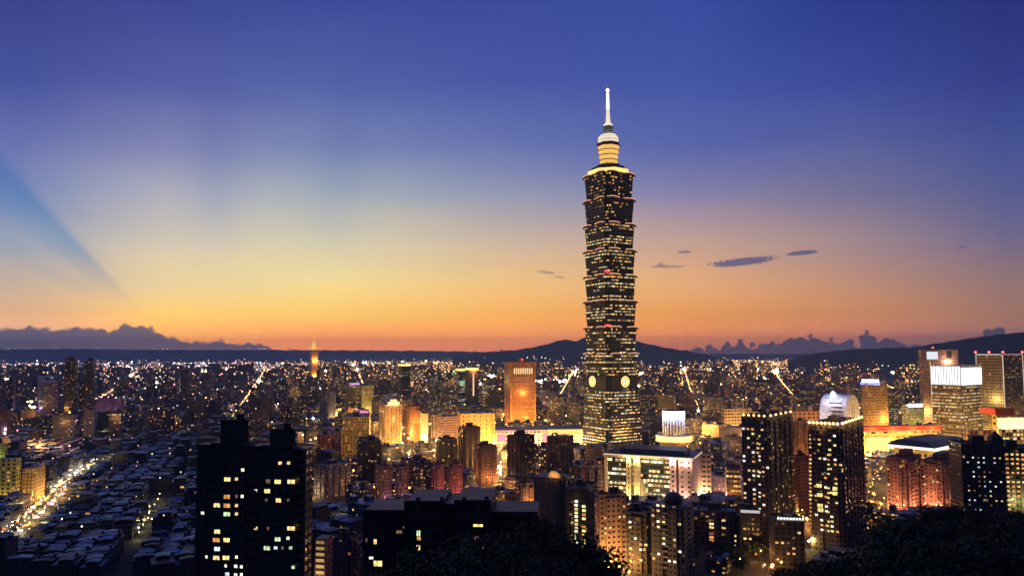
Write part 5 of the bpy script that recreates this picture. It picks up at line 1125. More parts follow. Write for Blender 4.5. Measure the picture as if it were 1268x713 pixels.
def body(mb, b, ox=0, oy=0, rot=False, detail=1, parts=None):
    """parts: None -> all into mb, else a dict of name -> MB"""
    a = b['a'] if rot else 0; ca, sa = math.cos(a), math.sin(a)
    def Q(x, y): return (ox + x*ca - y*sa, oy + x*sa + y*ca)
    def rect(x0, y0, x1, y1): return [Q(x0, y0), Q(x1, y0), Q(x1, y1), Q(x0, y1)]
    w_, l_, H = b['w']/2, b['l']/2, b['H']; c, p, p2 = b['look']
    rc = tuple(min(.7, v*2.2) for v in rr.choice(ROOFC))
    fr_ = b['kind'] == 'far_building'; fl = 5.6 if fr_ else 3.2
    mb.prism(rect(-w_, -l_, w_, l_), 0, H, col=c, p=p, p2=p2, rcol=tuple(v*.6 for v in rc), fl=fl, bay=7.5 if fr_ else 3.4)
    if detail < 1: return
    rf = parts['roof'] if parts else mb
    if b['kind'] == 'row_house' or (H < 20 and rr.random() < .5):
        # sheet-metal sheds over the flat roof, split between the houses of the row
        n = rr.choice([2, 3, 3, 4]); 
        for k in range(n):
            if rr.random() < .16: continue
            x0 = -w_ + 2*w_*k/n + .3; x1 = -w_ + 2*w_*(k+1)/n - .3; y0 = -l_ + rr.uniform(0, 3); y1 = l_ - rr.uniform(0, 4); hh = rr.uniform(2.0, 3.0); s = rr.uniform(.4, 1.0)
            k2 = rr.uniform(.5, 1.25); rc2 = tuple(v*k2 for v in (rc if rr.random() < .5 else tuple(min(.75, v*rr.choice([1.5, 2.5, 3.5])) for v in rr.choice(ROOFC))))
            pl = rect(x0, y0, x1, y1)
            rf.prism(pl, H+.003, H+hh, col=tuple(v*.7 for v in c), p=(p[0]*.5, p[1], p[2], p[3]), p2=p2, cap=False, fl=3)
            ym = (y0+y1)/2; A, B, C_, D_ = [(*q, H+hh) for q in rect(x0-.4, y0-.5, x1+.4, y1+.5)]; m1 = (*Q(x0-.4, ym), H+hh+s); m2 = (*Q(x1+.4, ym), H+hh+s)
            rf.face([A, B, m2, m1], 'roof', None, rc2); rf.face([m1, m2, C_, D_], 'roof', None, rc2); rf.face([B, C_, m2], 'roof', None, rc2); rf.face([D_, A, m1], 'roof', None, rc2)
    else:
        x, y = rr.uniform(-w_*.5, w_*.2), rr.uniform(-l_*.5, l_*.2)
        rf.prism(rect(x, y, x+w_*.5, y+l_*.6), H+.003, H+rr.uniform(3, 6), col=c, p=(0, 0, 0, 0), rcol=rc)
        if H > 20:
            x2 = -w_*.9; rf.prism(rect(x2, -l_*.9, x2+w_*.35, -l_*.4), H+.003, H+rr.uniform(2, 4), col=tuple(v*.8 for v in c), rcol=rc)
    if parts:
        t_ = parts['water_tank']; tx, ty = Q(rr.uniform(-w_*.8, w_*.8), -l_*.85+.2); hz = H+ (3.2 if b['kind'] == 'row_house' else .1)
        t_.cyl(tx, ty, .9, hz, hz+2.0, n=8, wall='metal', roof='metal')
for b in BL: b['look'] = zone_look(b)
# labels: nearest named landmark + look + order from the left within that neighbourhood
def tone(c):
    v = sum(c)/3; h = 'blue grey' if c[2] > c[0]*1.12 else 'brown' if c[0] > c[2]*1.3 else 'grey'
    return ('dark ' if v < .16 else 'pale ' if v > .27 else 'mid ') + h
def relation(px, D):
    best = None
    for (x0, x1, yb, hD, ph, yt) in HERO:
        d_ = (max(0, x0-px, px-x1))/60 + abs(math.log(max(D, 60)/max(hD, 60)))*2.2
        if best is None or d_ < best[0]: best = (d_, x0, x1, hD, ph)
    _, x0, x1, hD, ph = best
    if px < x0-4: return 'left of ' + ph
    if px > x1+4: return 'right of ' + ph
    return ('in front of ' if D < hD else 'behind ') + ph
ORD = ['first', 'second', 'third', 'fourth', 'fifth', 'sixth', 'seventh', 'eighth', 'ninth', 'tenth', 'eleventh', 'twelfth', 'thirteenth', 'fourteenth', 'fifteenth', 'sixteenth', 'seventeenth', 'eighteenth', 'nineteenth', 'twentieth']
def order_labels(items):
    """items: [px, look text, relation text, setter] -> unique labels"""
    g_ = {}
    for it in items: g_.setdefault((it[1], it[2]), []).append(it)
    for (lk, rel), li in g_.items():
        li.sort(key=lambda q: q[0])
        for i, it in enumerate(li):
            o_ = '' if len(li) == 1 else (', ' + (ORD[i] if i < 20 else 'twenty ' + ORD[(i-20) % 19]) + ' from left')
            txt = lk + ' ' + rel + o_
            wds = txt.split()
            if len(wds) > 16: txt = (lk + ' ' + rel.replace('the ', '', 1) + o_)
            it[3]['label'] = ' '.join(txt.split()[:16])
for kind, cat, grp in (('row_house', 'house', 'low row houses with sheet metal roofs'), ('apartment_building', 'apartment building', 'apartment buildings filling the city'), ('far_building', 'building', None)):
    ids_ = [i for i, b in enumerate(BL) if b['kind'] == kind]
    ids_.sort(key=lambda i: -VIS.get(i, 0)); 
    if kind == 'far_building': single, rest = [], ids_
    else:
        single = [i for i in ids_ if VIS.get(i, 0) > 1][:300]; ss = set(single)
        rest = [i for i in ids_ if i not in ss and (VIS.get(i, 0) > 0 or BL[i]['y'] < 2500)]
    lab = []
    for i in single:
        b = BL[i]; root = empty(kind, (b['x'], b['y'], 0), b['a'], cat=cat, group=grp)
        wl = MB(); pts_ = {'roof': MB(), 'water_tank': MB()}
        body(wl, b, parts=pts_); wl.build('wall', root)
        if pts_['roof'].f: pts_['roof'].build('roof', root)
        if VIS[i] > 18: pts_['water_tank'].build('water_tank', root)
        fl_ = int(b['H']/3.2); sz = 'low' if fl_ < 5 else 'five storey' if fl_ == 5 else 'mid rise' if fl_ < 10 else 'tall'
        lab.append([b['px'], f"{sz} {tone(b['look'][0])} {'row house' if kind == 'row_house' else 'block'}", relation(b['px'], b['y']), root])
    order_labels(lab)
    if rest:
        mb = MB()
        for i in rest:
            b = BL[i]; body(mb, b, b['x'], b['y'], True, detail=1 if b['y'] < 4000 else 0)
        tag(mb.build({'row_house': 'far_row_houses', 'apartment_building': 'far_apartment_buildings', 'far_building': 'far_city_buildings'}[kind]),
            {'row_house': 'remaining low houses packed between the nearer ones', 'apartment_building': 'remaining apartment buildings packed densely across the middle distance', 'far_building': 'far city buildings running together below the hills'}[kind], 'buildings', kind='stuff')

# ------------------------------------------------------------------ lamps
def lampcol(px):
    q = rr.random(); wz = min(1, max(0, (px-250)/300))
    if q < .06: return (1, .9, .7)
    if q < .06 + .22*(1-wz): return (.8, .88, 1)
    if q < .42: return (1, .68, .35) if wz > .4 else (1, .62, .45)
    if wz < .5 and q < .54: return rr.choice([(1, .3, .45), (1, .35, .2), (.9, .4, .9), (1, .1, .15)])
    if q < .45: return (1, .08, .12)
    if q < .465: return (.4, 1, .5)
    if q < .50: return (.7, .5, 1)
    return (1, .42, .10) if wz > .35 else (1, .52, .32)
LAMPMESH = {}
def lamp_mesh(col, e, r, h):
    key = (tuple(round(v, 1) for v in col), round(e), round(r, 1), round(h))
    if key in LAMPMESH: return LAMPMESH[key]
    m = MB(); m.cyl(0, 0, .16, 0, h, r1=.09, n=6, wall='metal', roof='metal'); m.box(-.06, -1.6, h-.1, .06, .05, h+.06, wall='metal', roof='metal', bottom=True)
    hd = MB(); hd.octa(0, -1.6, h-.1-r*.5, r, col, e)
    LAMPMESH[key] = (m.mesh('street_lamp'), hd.mesh('lamp_head')); return LAMPMESH[key]
LAMPS = []
def street_lamp(x, y, col, e=8, r=.45, h=8, energy=0, lab=None, er=.4):
    pm, hm_ = lamp_mesh(col, e, r, h); rz = rr.uniform(0, 6.28)
    o = inst('street_lamp', pm, None, (x, y, 0), rz); o['category'] = 'street lamp'; o['group'] = 'street lamps'
    inst('lamp_head', hm_, o)
    if energy: point((0, -1.6, h-1.2-r), energy, col, er, o)
    px = proj(x, y, h)[0]; cw = 'white' if min(col) > .5 else 'red' if col[1] < .2 else 'orange' if col[0] > .95 else 'coloured'
    LAMPS.append([px, f'{cw} street lamp', relation(px, y), o]); return o
# market street: two rows of strong warm lamps
def along(pl, step, off):
    out = []; acc = 0
    for (ax, ay), (bx, by) in zip(pl, pl[1:]):
        L_ = math.hypot(bx-ax, by-ay); ux, uy = (bx-ax)/L_, (by-ay)/L_; t_ = -acc
        while t_ < L_:
            if t_ >= 0: out.append((ax+ux*t_-uy*off, ay+uy*t_+ux*off))
            t_ += step
        acc = L_ - (t_ - step) if t_ > 0 else 0
        acc = (L_ + acc) % step if False else step - (t_ - L_)
    return out
for k, off in enumerate((-3.8, 3.8)):
    for i, (x, y) in enumerate(along(MARKET, 12 if y_ else 15, off+rr.uniform(-1, 1)) if (y_ := 1) else []):
        c_ = rr.choice([(1, .55, .14), (1, .5, .12), (1, .68, .3), (1, .6, .18)])
        if 470 < y < 560 or y > 700: c_ = rr.choice([(1, .85, .6), (1, .7, .35)])
        street_lamp(x, y, c_, rr.choice([2, 3, 5, 14]), rr.uniform(.4, .8), 7, 3600 if (i+k) % 3 == 0 else 0)
SIGNS = []
for side in (-1, 1):
    for (x, y) in along(MARKET, 8.5, side*5.2):
        if rr.random() < .25: continue
        w_, h_ = rr.uniform(1.5, 4.5), rr.uniform(.8, 2.6); c_ = rr.choice([(1, .75, .3), (1, .6, .15), (1, .9, .7), (1, .35, .1), (1, .6, .3), (1, .4, .5), (1, .85, .6)])
        m = MB(); e_ = rr.uniform(.8, 3)/10; m.box(-w_/2, -.2, 0, w_/2, .2, h_, wall='glow', roof='metal', col=c_, p=(e_, 0, 0, 0)); m.box(-w_/2-.1, -.12, -.1, w_/2+.1, .12, -.002, wall='metal', roof='metal', bottom=True); m.box(-.06, -.06, -3.6 if False else -2.5, .06, .06, -.1, wall='metal', roof='metal')
        o = m.build('shop_sign', None, (x, y, rr.uniform(2.6, 6.5))); o.rotation_euler = (0, 0, R(rr.choice([0, 20, -20, 60]))); o['category'] = 'shop sign'; o['group'] = 'lit signs of the market street'
        SIGNS.append([634+F*x/y, 'lit shop sign on the bright market street', relation(634+F*x/y, y), o])
order_labels(SIGNS)
for (x, y) in along(ALLEY, 26, 2.5): street_lamp(x, y, (1, .8, .3), 8, .5, 6, 420)
for pl in ROADS[2:]:
    for k, off in enumerate((-8, 8)):
        for i, (x, y) in enumerate(along(pl, 24, off)):
            street_lamp(x, y, rr.choice([SODIUM, SODIUM, AMBER]), 10, .55, 9, 1800 if (i+k) % 2 == 0 else 0)
# single bright lamps seen in the picture: photo pixel, colour, radius (m), strength, light energy
def zplane(px, py, h):
    d_ = ray(px, py); t_ = (h-ZC)/d_.z; return d_.x*t_, d_.y*t_
BR = [(415, 648, (1, .9, .65), .9, 30, 3000), (227, 605, SODIUM, .6, 8, 900), (238, 620, SODIUM, .6, 8, 900), (412, 560, AMBER, 1.2, 14, 9000), (427, 558, AMBER, 1.3, 16, 12000), (441, 556, AMBER, 1.2, 14, 9000), (504, 552, (1, .75, .2), 1.6, 20, 12000), (530, 553, (1, .8, .4), 1.3, 14, 7000),
      (617, 576, (1, .8, .25), 1.4, 22, 9000), (621, 584, (1, .65, .15), 1.1, 14, 5000), (627, 597, (1, .8, .3), 1.0, 16, 4000), (640, 599, (1, .75, .3), .9, 14, 3000), (650, 597, AMBER, .9, 12, 3000), (625, 607, SODIUM, .8, 10, 2500), (608, 607, SODIUM, .7, 10, 2000), (558, 612, (1, .15, .05), .8, 16, 2000), (583, 612, (1, .18, .05), .8, 14, 2000), (587, 620, (1, .15, .05), .7, 14, 1500),
      (523, 619, (1, .18, .08), .6, 12, 1200), (436, 619, SODIUM, .8, 14, 2500), (455, 603, SODIUM, .9, 12, 3500), (450, 600, AMBER, .9, 10, 2500), (577, 588, (1, .3, .08), .8, 8, 2500), (745, 694, (1, .6, .1), .9, 14, 2500), (752, 701, (1, .5, .1), .9, 14, 2500), (760, 693, (1, .55, .1), .8, 12, 2500), (768, 697, SODIUM, .8, 12, 2000), (755, 709, (1, .6, .12), .8, 14, 2000), (778, 705, SODIUM, .6, 9, 1000), (742, 705, SODIUM, .6, 9, 1000),
      (883, 613, (1, .6, .12), 1.0, 20, 5000), (893, 618, SODIUM, .8, 12, 3000), (887, 622, SODIUM, .7, 10, 1500), (870, 617, SODIUM, .6, 8, 1200), (860, 612, AMBER, .8, 10, 3000), (958, 697, (1, .45, .1), .7, 12, 1400), (952, 700, SODIUM, .6, 9, 700), (964, 694, SODIUM, .5, 9, 700), (985, 690, SODIUM, .7, 10, 900), (992, 692, (1, .7, .35), .6, 10, 700), (1009, 666, (1, .75, .2), .9, 14, 1800), (1003, 668, (1, .8, .3), .6, 10, 900), (1084, 610, SODIUM, .8, 10, 3500), (1090, 622, SODIUM, .7, 8, 2000), (1078, 620, SODIUM, .6, 8, 1200),
      (747, 625, (1, .6, .2), 1.0, 10, 900), (1000, 640, SODIUM, .8, 10, 3000), (988, 636, SODIUM, .8, 9, 3000), (1095, 560, (1, .62, .1), 1.5, 24, 16000), (1100, 568, (1, .62, .1), 1.2, 18, 9000), (1090, 552, (1, .6, .1), 1.5, 18, 12000),
      (864, 507, (1, .9, .6), 2.4, 14, 22000), (857, 502, (1, .85, .5), 2.0, 10, 8000), (868, 500, WARMW, 1.8, 9, 6000), (866, 489, (1, .9, .85), 2.6, 12, 16000), (905, 488, (1, .6, .2), 2.2, 10, 16000), (912, 484, AMBER, 2, 8, 8000)]
for (px, py, c_, r_, e, en) in BR:
    hh = 8 if py > 530 else 10
    x, y = zplane(px, py, hh); street_lamp(x, y, c_, e*1.3, r_*1.5, hh, en*(1.5 if py < 660 or 735 < px < 780 else .6), er=r_*.6)
# park lamps between the drum and the stepped building, roads of orange lamps on the right
for i in range(46):
    px, py = rr.uniform(805, 925), rr.uniform(523, 550)
    x, y = zplane(px, py, 9)
    if any(math.hypot(x-fx, y-fy) < fr for fx, fy, fr in FOOT): continue
    street_lamp(x, y, rr.choice([SODIUM, (1, .5, .12), (1, .3, .06)]), rr.uniform(5, 14), rr.uniform(.9, 1.6), 9, 8000 if i % 3 == 0 else 0)
nfree = 264 - len(LAMPS); cand = []
for (x, y, px) in STREETPTS:
    if y > 1150: continue
    cand.append((x, y, px))
rr.shuffle(cand)
for (x, y, px) in cand:
    if nfree <= 0: break
    if any(math.hypot(x-fx, y-fy) < fr+2 for fx, fy, fr in FOOT) or (y < 460 and hill_h(x, y) > 0): continue
    if px < 250 and rr.random() < .35: continue
    dense = px > 330
    street_lamp(x, y, lampcol(px), rr.uniform(4, 10), rr.uniform(.35, .6) if not dense else rr.uniform(.5, .9), 8, (2600 if dense else 350) if rr.random() < (.45 if dense else .3) else 0); nfree -= 1
for i in range(34):
    if len(LAMPS) >= 299: break
    px, py = rr.choice([(rr.gauss(640, 40), rr.gauss(575, 22)), (rr.gauss(480, 50), rr.gauss(556, 9)), (rr.gauss(1090, 30), rr.gauss(575, 20))]); x, y = zplane(px, py, 9)
    if y < 470: continue
    street_lamp(x, y, rr.choice([AMBER, (1, .6, .15), SODIUM]), rr.uniform(6, 14), rr.uniform(.8, 1.4), 9, 5000 if i % 2 else 0)
order_labels(LAMPS)
# the uncountable rest: street lamps, signs and lit shop fronts out to the hills
mb = MB(); nl = 0
def y_hot(D, px): return D > 620
for b in BL:
    D = b['y']; px = b['px']
    if D < 500: continue
    k = .7 if D < 1100 else 1.5 if D < 2500 else 3.2
    if px < 330: k *= 1.1
    if px > 760 and D > 1300: k *= 1.3
    gold = math.exp(-((px-560)/150)**2) if 1200 < D < 4500 else 0
    k *= 1+gold*.8
    hot = D < 1600 and (430 < px < 725 or px > 950) and y_hot(D, px)
    if hot: k += 1.6
    n = int(k) + (rr.random() < k % 1)
    for _ in range(n):
        a = rr.uniform(0, 6.28); rad = math.hypot(b['w'], b['l'])/2 + rr.uniform(1, 6)
        x, y = b['x'] + math.cos(a)*rad, b['y'] - abs(math.sin(a))*rad
        z = rr.choice([6, 8, 9, b['H']*rr.uniform(.3, 1.0), b['H']+2.0])
        r_ = rr.uniform(.5, 1.1)*(max(D, 700)/1100)**.78*1.15; q = rr.random()
        e = rr.uniform(1.2, 4) if q < .72 else rr.uniform(4, 12) if q < .94 else rr.uniform(12, 40)
        if q > .985: r_ *= 2.2
        cc = lampcol(px)
        if hot and rr.random() < .7: cc = rr.choice([SODIUM, (1, .5, .1), AMBER, (1, .28, .08)]); r_ *= rr.uniform(1.1, 2.0); z = min(z, rr.uniform(4, 14)); e = rr.uniform(1.5, 8)
        mb.octa(x, y, z, r_, cc, e); nl += 1
for ai, pl in enumerate(AVENUES):      # rows of lamps and lit shop fronts along the avenues
    for off in (-13, 13):
        for (x, y) in along(pl, 34, off):
            z = rr.choice([9, 9, 10, 5]); c_ = rr.choice([SODIUM, (1, .5, .12), AMBER, (1, .6, .3), (1, .3, .12)]) if ai != 6 else rr.choice([(1, .6, .4), (1, .5, .5), SODIUM])
            mb.octa(x, y, z, rr.uniform(.8, 1.5)*(y/1500)**.8, c_, rr.uniform(2, 9))
def big(px, py, col, rpx, e, wide=1.0, h=14):
    h = h if py > 492 else 36; x, y = zplane(px, py, h); rpx *= 1.6
    if y > 13000: return
    for i in range(max(1, int(5*wide))):
        dx = rr.uniform(-1, 1)*rpx*wide*y/F; dz = rr.uniform(-1, 1)*rpx*.4*y/F
        mb.octa(x+dx, y+rr.uniform(-10, 10), h+dz, rpx*.42*y/F, col, e)
WW = (1, .93, .82)
for q in [(208, 473, WW, 2.6, 14), (214, 470, (1, .8, .6), 1.6, 8), (163, 464, (1, .72, .35), 2.2, 8), (213, 476, (1, .1, .2), 1.6, 6), (39, 497, (1, .72, .3), 1.5, 14), (40, 503, (1, .6, .2), 2.0, 16), (40, 509, (1, .7, .3), 1.6, 10), (252, 517, (1, .85, .6), 1.8, 12), (252, 460, (1, .75, .4), 2, 7), (277, 457, (1, .75, .5), 2.4, 8), (321, 472, (.45, 1, .9), 2.6, 8), (345, 477, (.7, 1, 1), 1.4, 8), (418, 473, (.9, .92, 1), 2.8, 20), (445, 457, (1, .85, 1), 3.0, 26), (437, 451, (1, .8, .3), 2.2, 12), (425, 455, (1, .8, .3), 2.2, 14), (414, 458, (1, .9, .95), 2.2, 16), (428, 461, (1, .8, .3), 2.2, 12),
          (457, 462, WW, 1.8, 12), (452, 449, (.9, .95, 1), 1.6, 10), (386, 497, (1, .72, .3), 1.8, 8), (417, 508, SODIUM, 2.0, 9), (527, 463, WW, 2.2, 18), (555, 466, WW, 2.4, 22), (563, 470, (1, .9, .4), 2, 10), (609, 466, (.85, 1, .9), 2.0, 14), (596, 475, (.8, .85, 1), 2.0, 18), (624, 470, WW, 2.6, 20), (620, 478, WW, 2, 12), (550, 497, (1, .75, .4), 2.2, 12), (497, 549, AMBER, 1.6, 10), (715, 460, (1, .85, .95), 2.8, 22), (700, 448, AMBER, 2, 10), (670, 472, WW, 1.8, 14), (677, 471, WW, 2.0, 18), (684, 472, WW, 2.0, 18), (691, 471, (.95, .95, 1), 2.2, 20), (698, 471, WW, 2, 16), (708, 474, (.4, 1, .7), 1.4, 6),
          (890, 457, WW, 2.6, 26, 2.4), (838, 461, (1, .78, .1), 2.4, 14), (846, 458, (1, .8, .7), 2.2, 16), (841, 452, (.8, 1, .9), 1.4, 8), (793, 462, (1, .75, .3), 2, 9), (933, 469, (.95, 1, .95), 2.6, 18), (937, 470, WW, 2, 12), (1002, 457, (1, .85, .25), 2.6, 13, 1.6), (960, 459, (1, .9, .7), 2.2, 14), (948, 468, WW, 1.6, 8), (816, 471, (1, .8, .4), 2.2, 7), (1105, 461, (1, .8, .6), 1.8, 9), (1120, 462, (1, .75, .5), 1.6, 8), (1135, 461, WW, 1.6, 8), (1060, 461, (1, .8, .5), 1.6, 8), (1078, 463, WW, 1.2, 7), (23, 470, (1, .9, 1), 1.4, 8), (7, 469, WW, 1.2, 8), (46, 450, (1, .7, .5), 1.4, 7), (158, 454, (1, .7, .4), 1.8, 7)]: big(*q)
# two bright bands of road lamps low on the horizon
for i in range(1500):
    side = rr.random()
    if side < .62: px, py, c_ = rr.uniform(770, 1085), rr.choice([447.5, 450, 450.5, 454, 457]) + rr.gauss(0, 1.0), rr.choice([AMBER, (1, .6, .2), SODIUM, (1, .75, .4)])
    elif side < .8: px, py, c_ = rr.uniform(-20, 340), 455 + rr.gauss(0, 1.6), rr.choice([(1, .6, .5), (1, .7, .6), (1, .5, .3), (.9, .8, 1)])
    else: px, py, c_ = rr.uniform(340, 720), 456 + rr.gauss(0, 5), lampcol(500)
    py = max(445.5, py); c_ = c_; x, y = zplane(px, py, 27); mb.octa(x, y, 27, .5*y/F*rr.uniform(.6, 1.5), c_, rr.uniform(1.2, 6))
# lamps on the slopes of the hills
for i in range(150):
    q = rr.random()
    if q < .35: px, D = rr.uniform(650, 800), rr.uniform(5700, 6400); z = rr.uniform(20, 120)
    elif q < .7: px, D = rr.uniform(1040, 1268), rr.uniform(3650, 4100); z = rr.uniform(10, 70)
    else: px, D = rr.uniform(0, 600), 11800; z = rr.uniform(20, 60)
    v_ = P(px, 440, D); mb.octa(v_.x, D, z, .5*D/F, (1, .8, .5), rr.uniform(2, 8))
tag(mb.build('city_lights'), 'countless street lamps and lit signs scattered through the city', 'lights', kind='stuff')
for i in range(26):      # lamps along the plateau crest at the left, against the cloud bank
    v_ = P(rr.uniform(-10, 420), 432.3, 15000)
    if i == 0: mb = MB()
    mb.octa(v_.x, 14960, v_.z+8, 10, (1, .8, .6), rr.uniform(1.5, 5))
tag(mb.build('hill_lights'), 'tiny lamps strung along the crest of the far plateau', 'lights', kind='stuff')
# added lamp masts: soft fill light over the gold quarter and the right-hand quarter
MAST = []
for (px, py, e, c_) in [(470, 560, 9000, AMBER), (540, 556, 12000, AMBER), (600, 548, 9000, AMBER), (650, 560, 9000, AMBER), (690, 570, 9000, (1, .45, .2)), (560, 530, 12000, AMBER), (470, 530, 9000, AMBER), (690, 500, 16000, (1, .5, .3)), (780, 545, 12000, SODIUM), (870, 540, 12000, SODIUM), (920, 555, 9000, SODIUM), (960, 500, 20000, SODIUM), (1040, 480, 30000, SODIUM), (1060, 560, 9000, SODIUM), (1120, 520, 12000, AMBER), (1230, 560, 8000, AMBER), (1210, 520, 12000, AMBER), (840, 480, 30000, SODIUM), (600, 480, 30000, AMBER), (520, 480, 30000, AMBER), (430, 480, 30000, AMBER), (760, 470, 30000, SODIUM), (900, 470, 40000, SODIUM), (300, 480, 12000, (1, .5, .4)), (150, 480, 12000, (1, .4, .5)), (60, 520, 9000, SODIUM), (30, 550, 6000, SODIUM), (50, 552, 6000, (1, .4, .1)), (230, 500, 9000, SODIUM), (340, 500, 9000, SODIUM), (630, 630, 1800, (1, .25, .12)), (500, 640, 1200, (1, .3, .2))]:
    x, y = zplane(px, py, 14); pm, hm_ = lamp_mesh(c_, 10, 1.2 if y > 1000 else .8, 20)
    o = inst('fill_lamp_mast', pm, None, (x, y, 0)); inst('lamp_head', hm_, o); o['category'] = 'added lamp mast'; o['group'] = 'added fill masts'
    point((0, 0, 26), e*(5.0 if y > 750 else .9), c_, 1.2, o); MAST.append([px, 'added fill mast with wide orange glow', relation(px, y), o])
for i in range(110):
    px, py = (rr.gauss(560, 90), rr.gauss(552, 24)) if i < 45 else (rr.uniform(780, 1268), rr.uniform(470, 600)) if i < 95 else (rr.uniform(0, 330), rr.uniform(480, 560))
    if py < 466: continue
    x, y = zplane(px, py, 14)
    if any(math.hypot(x-fx, y-fy) < fr-6 for fx, fy, fr in FOOT) or any(abs(b['x']-x) < b['w']*.5 and abs(b['y']-y) < b['l']*.5 for b in BL): continue
    c_ = rr.choice([SODIUM, AMBER, (1, .5, .12)]) if px > 330 else rr.choice([SODIUM, (1, .5, .45), (.8, .6, 1)])
    pm, hm_ = lamp_mesh(c_, 12, 1.0 if y < 1000 else 1.8, 18); o = inst('fill_lamp_mast', pm, None, (x, y, 0)); inst('lamp_head', hm_, o); o['category'] = 'added lamp mast'; o['group'] = 'added fill masts'
    point((0, 0, 23), (11000 if px > 330 else 5500)*(y/900)**1.1*(1 if y > 750 else .3), c_, 1.0, o); MAST.append([px, 'added fill mast with wide orange glow' if px > 330 else 'added fill mast over dark roofs', relation(px, y), o])
order_labels(MAST)

# ------------------------------------------------------------------ trees
def leaf_mat(name, a, b_):
    m, t = newmat(name); m.cycles.emission_sampling = 'NONE'
    co = t.n('ShaderNodeTexCoord').outputs['Object']
    nz_ = t.n('ShaderNodeTexNoise', inp={'Vector': co, 'Scale': .8, 'Detail': 3.0}).outputs[0]
    c = t.mix(t.n('ShaderNodeMapRange', inp={0: nz_, 1: .35, 2: .65, 3: 0.0, 4: 1.0}).outputs[0], a, b_)
    finish(t, t.n('ShaderNodeBsdfPrincipled', inp={'Base Color': c, 'Roughness': .7}))
leaf_mat('leaves', (.020, .036, .014), (.045, .07, .024))
def tree_meshes(seed, h, cr, nleaf, ls):
    r_ = np.random.default_rng(seed); tr = MB(); pts = []
    tr.cyl(0, 0, .035*h, -2, h*.42, r1=.022*h, n=8, wall='bark', roof='bark')
    cl = []
    for k in range(9):
        a = k*2.4 + r_.random(); zz_ = h*(.42+.05*(k % 4)); rad = cr*(.35+.4*r_.random()); ex, ey, ez = rad*math.cos(a), rad*math.sin(a), h*(.6+.28*r_.random())
        for s_ in range(4):      # limbs as tapered boxes
            t0, t1 = s_/4, (s_+1)/4; w0 = .010*h*(1-t0*.7); A = (ex*t0, ey*t0, zz_*.8+(ez-zz_*.8)*t0); B = (ex*t1, ey*t1, zz_*.8+(ez-zz_*.8)*t1)
            tr.face([(A[0]-w0, A[1], A[2]), (A[0]+w0, A[1], A[2]), (B[0]+w0*.8, B[1], B[2]), (B[0]-w0*.8, B[1], B[2])], 'bark'); tr.face([(A[0], A[1]-w0, A[2]), (A[0], A[1]+w0, A[2]), (B[0], B[1]+w0*.8, B[2]), (B[0], B[1]-w0*.8, B[2])], 'bark')
        cl.append((ex, ey, ez, cr*(.34+.22*r_.random())))
    for k in range(7): a = k*2.1; rad = cr*.75*r_.random()**.5; cl.append((rad*math.cos(a), rad*math.sin(a), h*(.55+.4*r_.random()), cr*(.28+.2*r_.random())))
    V = []; Fc = []
    for i in range(nleaf):
        c = cl[r_.integers(len(cl))]; d_ = r_.normal(size=3); d_ /= np.linalg.norm(d_); q = np.array(c[:3]) + d_*c[3]*(.55+.5*r_.random())*np.array([1, 1, .75])
        u = r_.normal(size=3); u /= np.linalg.norm(u); v = np.cross(u, d_); nv = np.linalg.norm(v)
        if nv < .1: continue
        v /= nv; s_ = ls*(.6+.8*r_.random()); b0 = len(V)
        V += [tuple(q-u*s_), tuple(q-v*s_*.45), tuple(q+u*s_), tuple(q+v*s_*.45)]; Fc.append((b0, b0+1, b0+2, b0+3))
    me = bpy.data.meshes.new('crown'); me.from_pydata(V, [], Fc); me.materials.append(MATS['leaves']); me.update()
    return tr.mesh('trunk'), me
TNEAR = [tree_meshes(s_, 12, 5.2, 9000, .21) for s_ in (1, 2, 3, 4)]
TFAR = [tree_meshes(s_, 11, 5.0, 700, .75) for s_ in (5, 6, 7)]
TL = []
def tree(x, y, z, s_, meshes, look, px=None):
    tm, cm = meshes[rr.randrange(len(meshes))]; o = empty('tree', (x, y, z), rr.uniform(0, 6.28), cat='tree', group='trees'); o.scale = (s_, s_, s_*rr.uniform(.85, 1.1))
    inst('trunk', tm, o); inst('crown', cm, o)
    px = px if px is not None else 634+F*x/y; TL.append([px, look, relation(px, y), o])
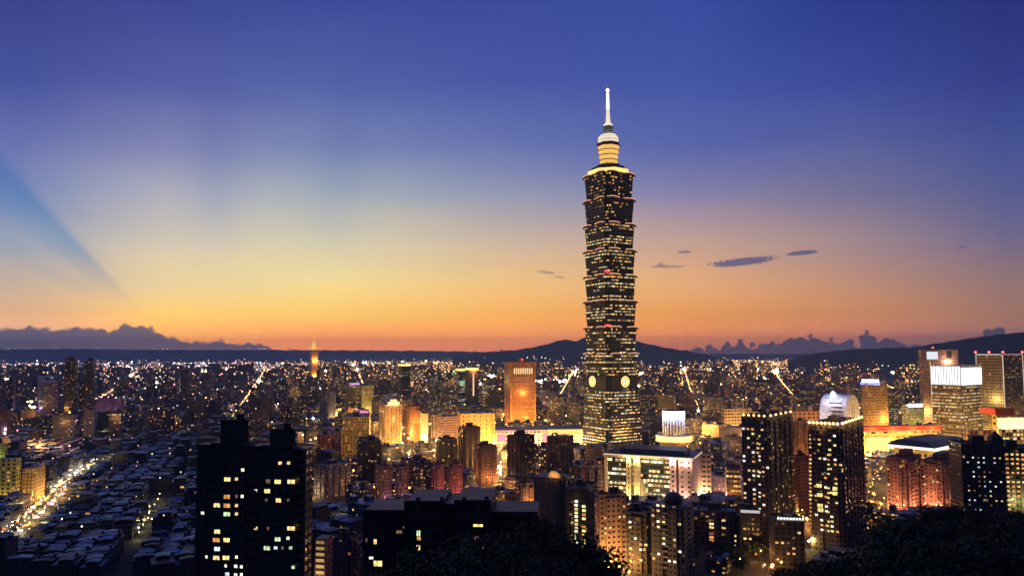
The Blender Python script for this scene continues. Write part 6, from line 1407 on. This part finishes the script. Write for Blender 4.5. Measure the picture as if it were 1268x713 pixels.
# on the right-hand slope
pts = []
EDGE = [(975, 722), (1000, 706), (1040, 683), (1062, 668), (1085, 650), (1100, 643), (1125, 643), (1160, 631), (1200, 636), (1268, 637), (1330, 636)]
for i in range(9000):
    px = rr.uniform(975, 1325); D = rr.uniform(265, 303) if i < 2500 else rr.uniform(55, 290); x = (px-634)/F*D
    z = hill_h(x, D); gapd = 7.5 if i < 2500 else 5 + D*.035
    if any(math.hypot(x-a, D-b) < gapd for a, b, _ in pts): continue
    e_ = interp(EDGE, px) + rr.uniform(-3, 5)
    s_ = (P(px, e_, D).z - z)/11.8
    if s_ < .35 or proj(x, D, z+10)[1] > 740: continue
    s_ = min(s_, rr.uniform(1.0, 1.45)); pts.append((x, D, s_)); tree(x, D, z-.5, s_, TNEAR, 'black leafy tree on the near slope')
    if len(pts) > 185: break
# at the foot of the middle block
for (px, py, D) in [(492, 704, 92), (508, 696, 96), (527, 686, 94), (548, 690, 80), (566, 682, 100), (586, 688, 90), (604, 680, 84), (622, 673, 98), (640, 666, 100), (657, 668, 92), (672, 676, 98), (690, 682, 100), (703, 692, 96), (716, 704, 92), (520, 706, 70), (560, 704, 68), (600, 700, 70), (640, 690, 74), (680, 698, 76), (475, 714, 80)]:
    x = (px-634)/F*D; z = hill_h(x, D); top = P(px, py, D).z; s_ = (top-z)/11.5
    tree(x, D, z-.5, max(.5, s_), TNEAR, 'dark bushy tree')
# dark street trees in the city
SPOTS = [(735, 562, 26, 5, 12), (712, 566, 10, 4, 5), (860, 545, 60, 8, 24), (850, 512, 50, 8, 14), (880, 626, 30, 5, 8), (830, 612, 20, 4, 7), (782, 622, 14, 5, 5), (870, 692, 60, 10, 12), (600, 560, 20, 4, 3), (415, 572, 30, 5, 9), (500, 500, 60, 3, 10), (560, 502, 40, 3, 8), (1075, 640, 24, 8, 10), (940, 680, 24, 10, 7), (160, 540, 40, 3, 6), (960, 660, 60, 20, 14), (925, 690, 40, 12, 12), (985, 640, 14, 14, 5)]
for (cx, cy_, sx_, sy_, n) in SPOTS:
    for i in range(n):
        px, py = rr.gauss(cx, sx_/2), rr.gauss(cy_, sy_/2); v_ = G(px, py+4)
        if any(math.hypot(v_.x-fx, v_.y-fy) < fr-1 for fx, fy, fr in FOOT) or v_.y < 425: continue
        tree(v_.x, v_.y, 0, rr.uniform(.7, 1.25)*(1.5 if v_.y > 1300 else 1), TFAR, 'dark street tree' if v_.y < 900 else 'round park tree', px)
order_labels(TL)
print('FILL', len(BL), 'lights', NLIGHT[0], 'octas', nl, 'lamps', len(LAMPS), 'trees', len(TL), 'objects', len(bpy.data.objects))
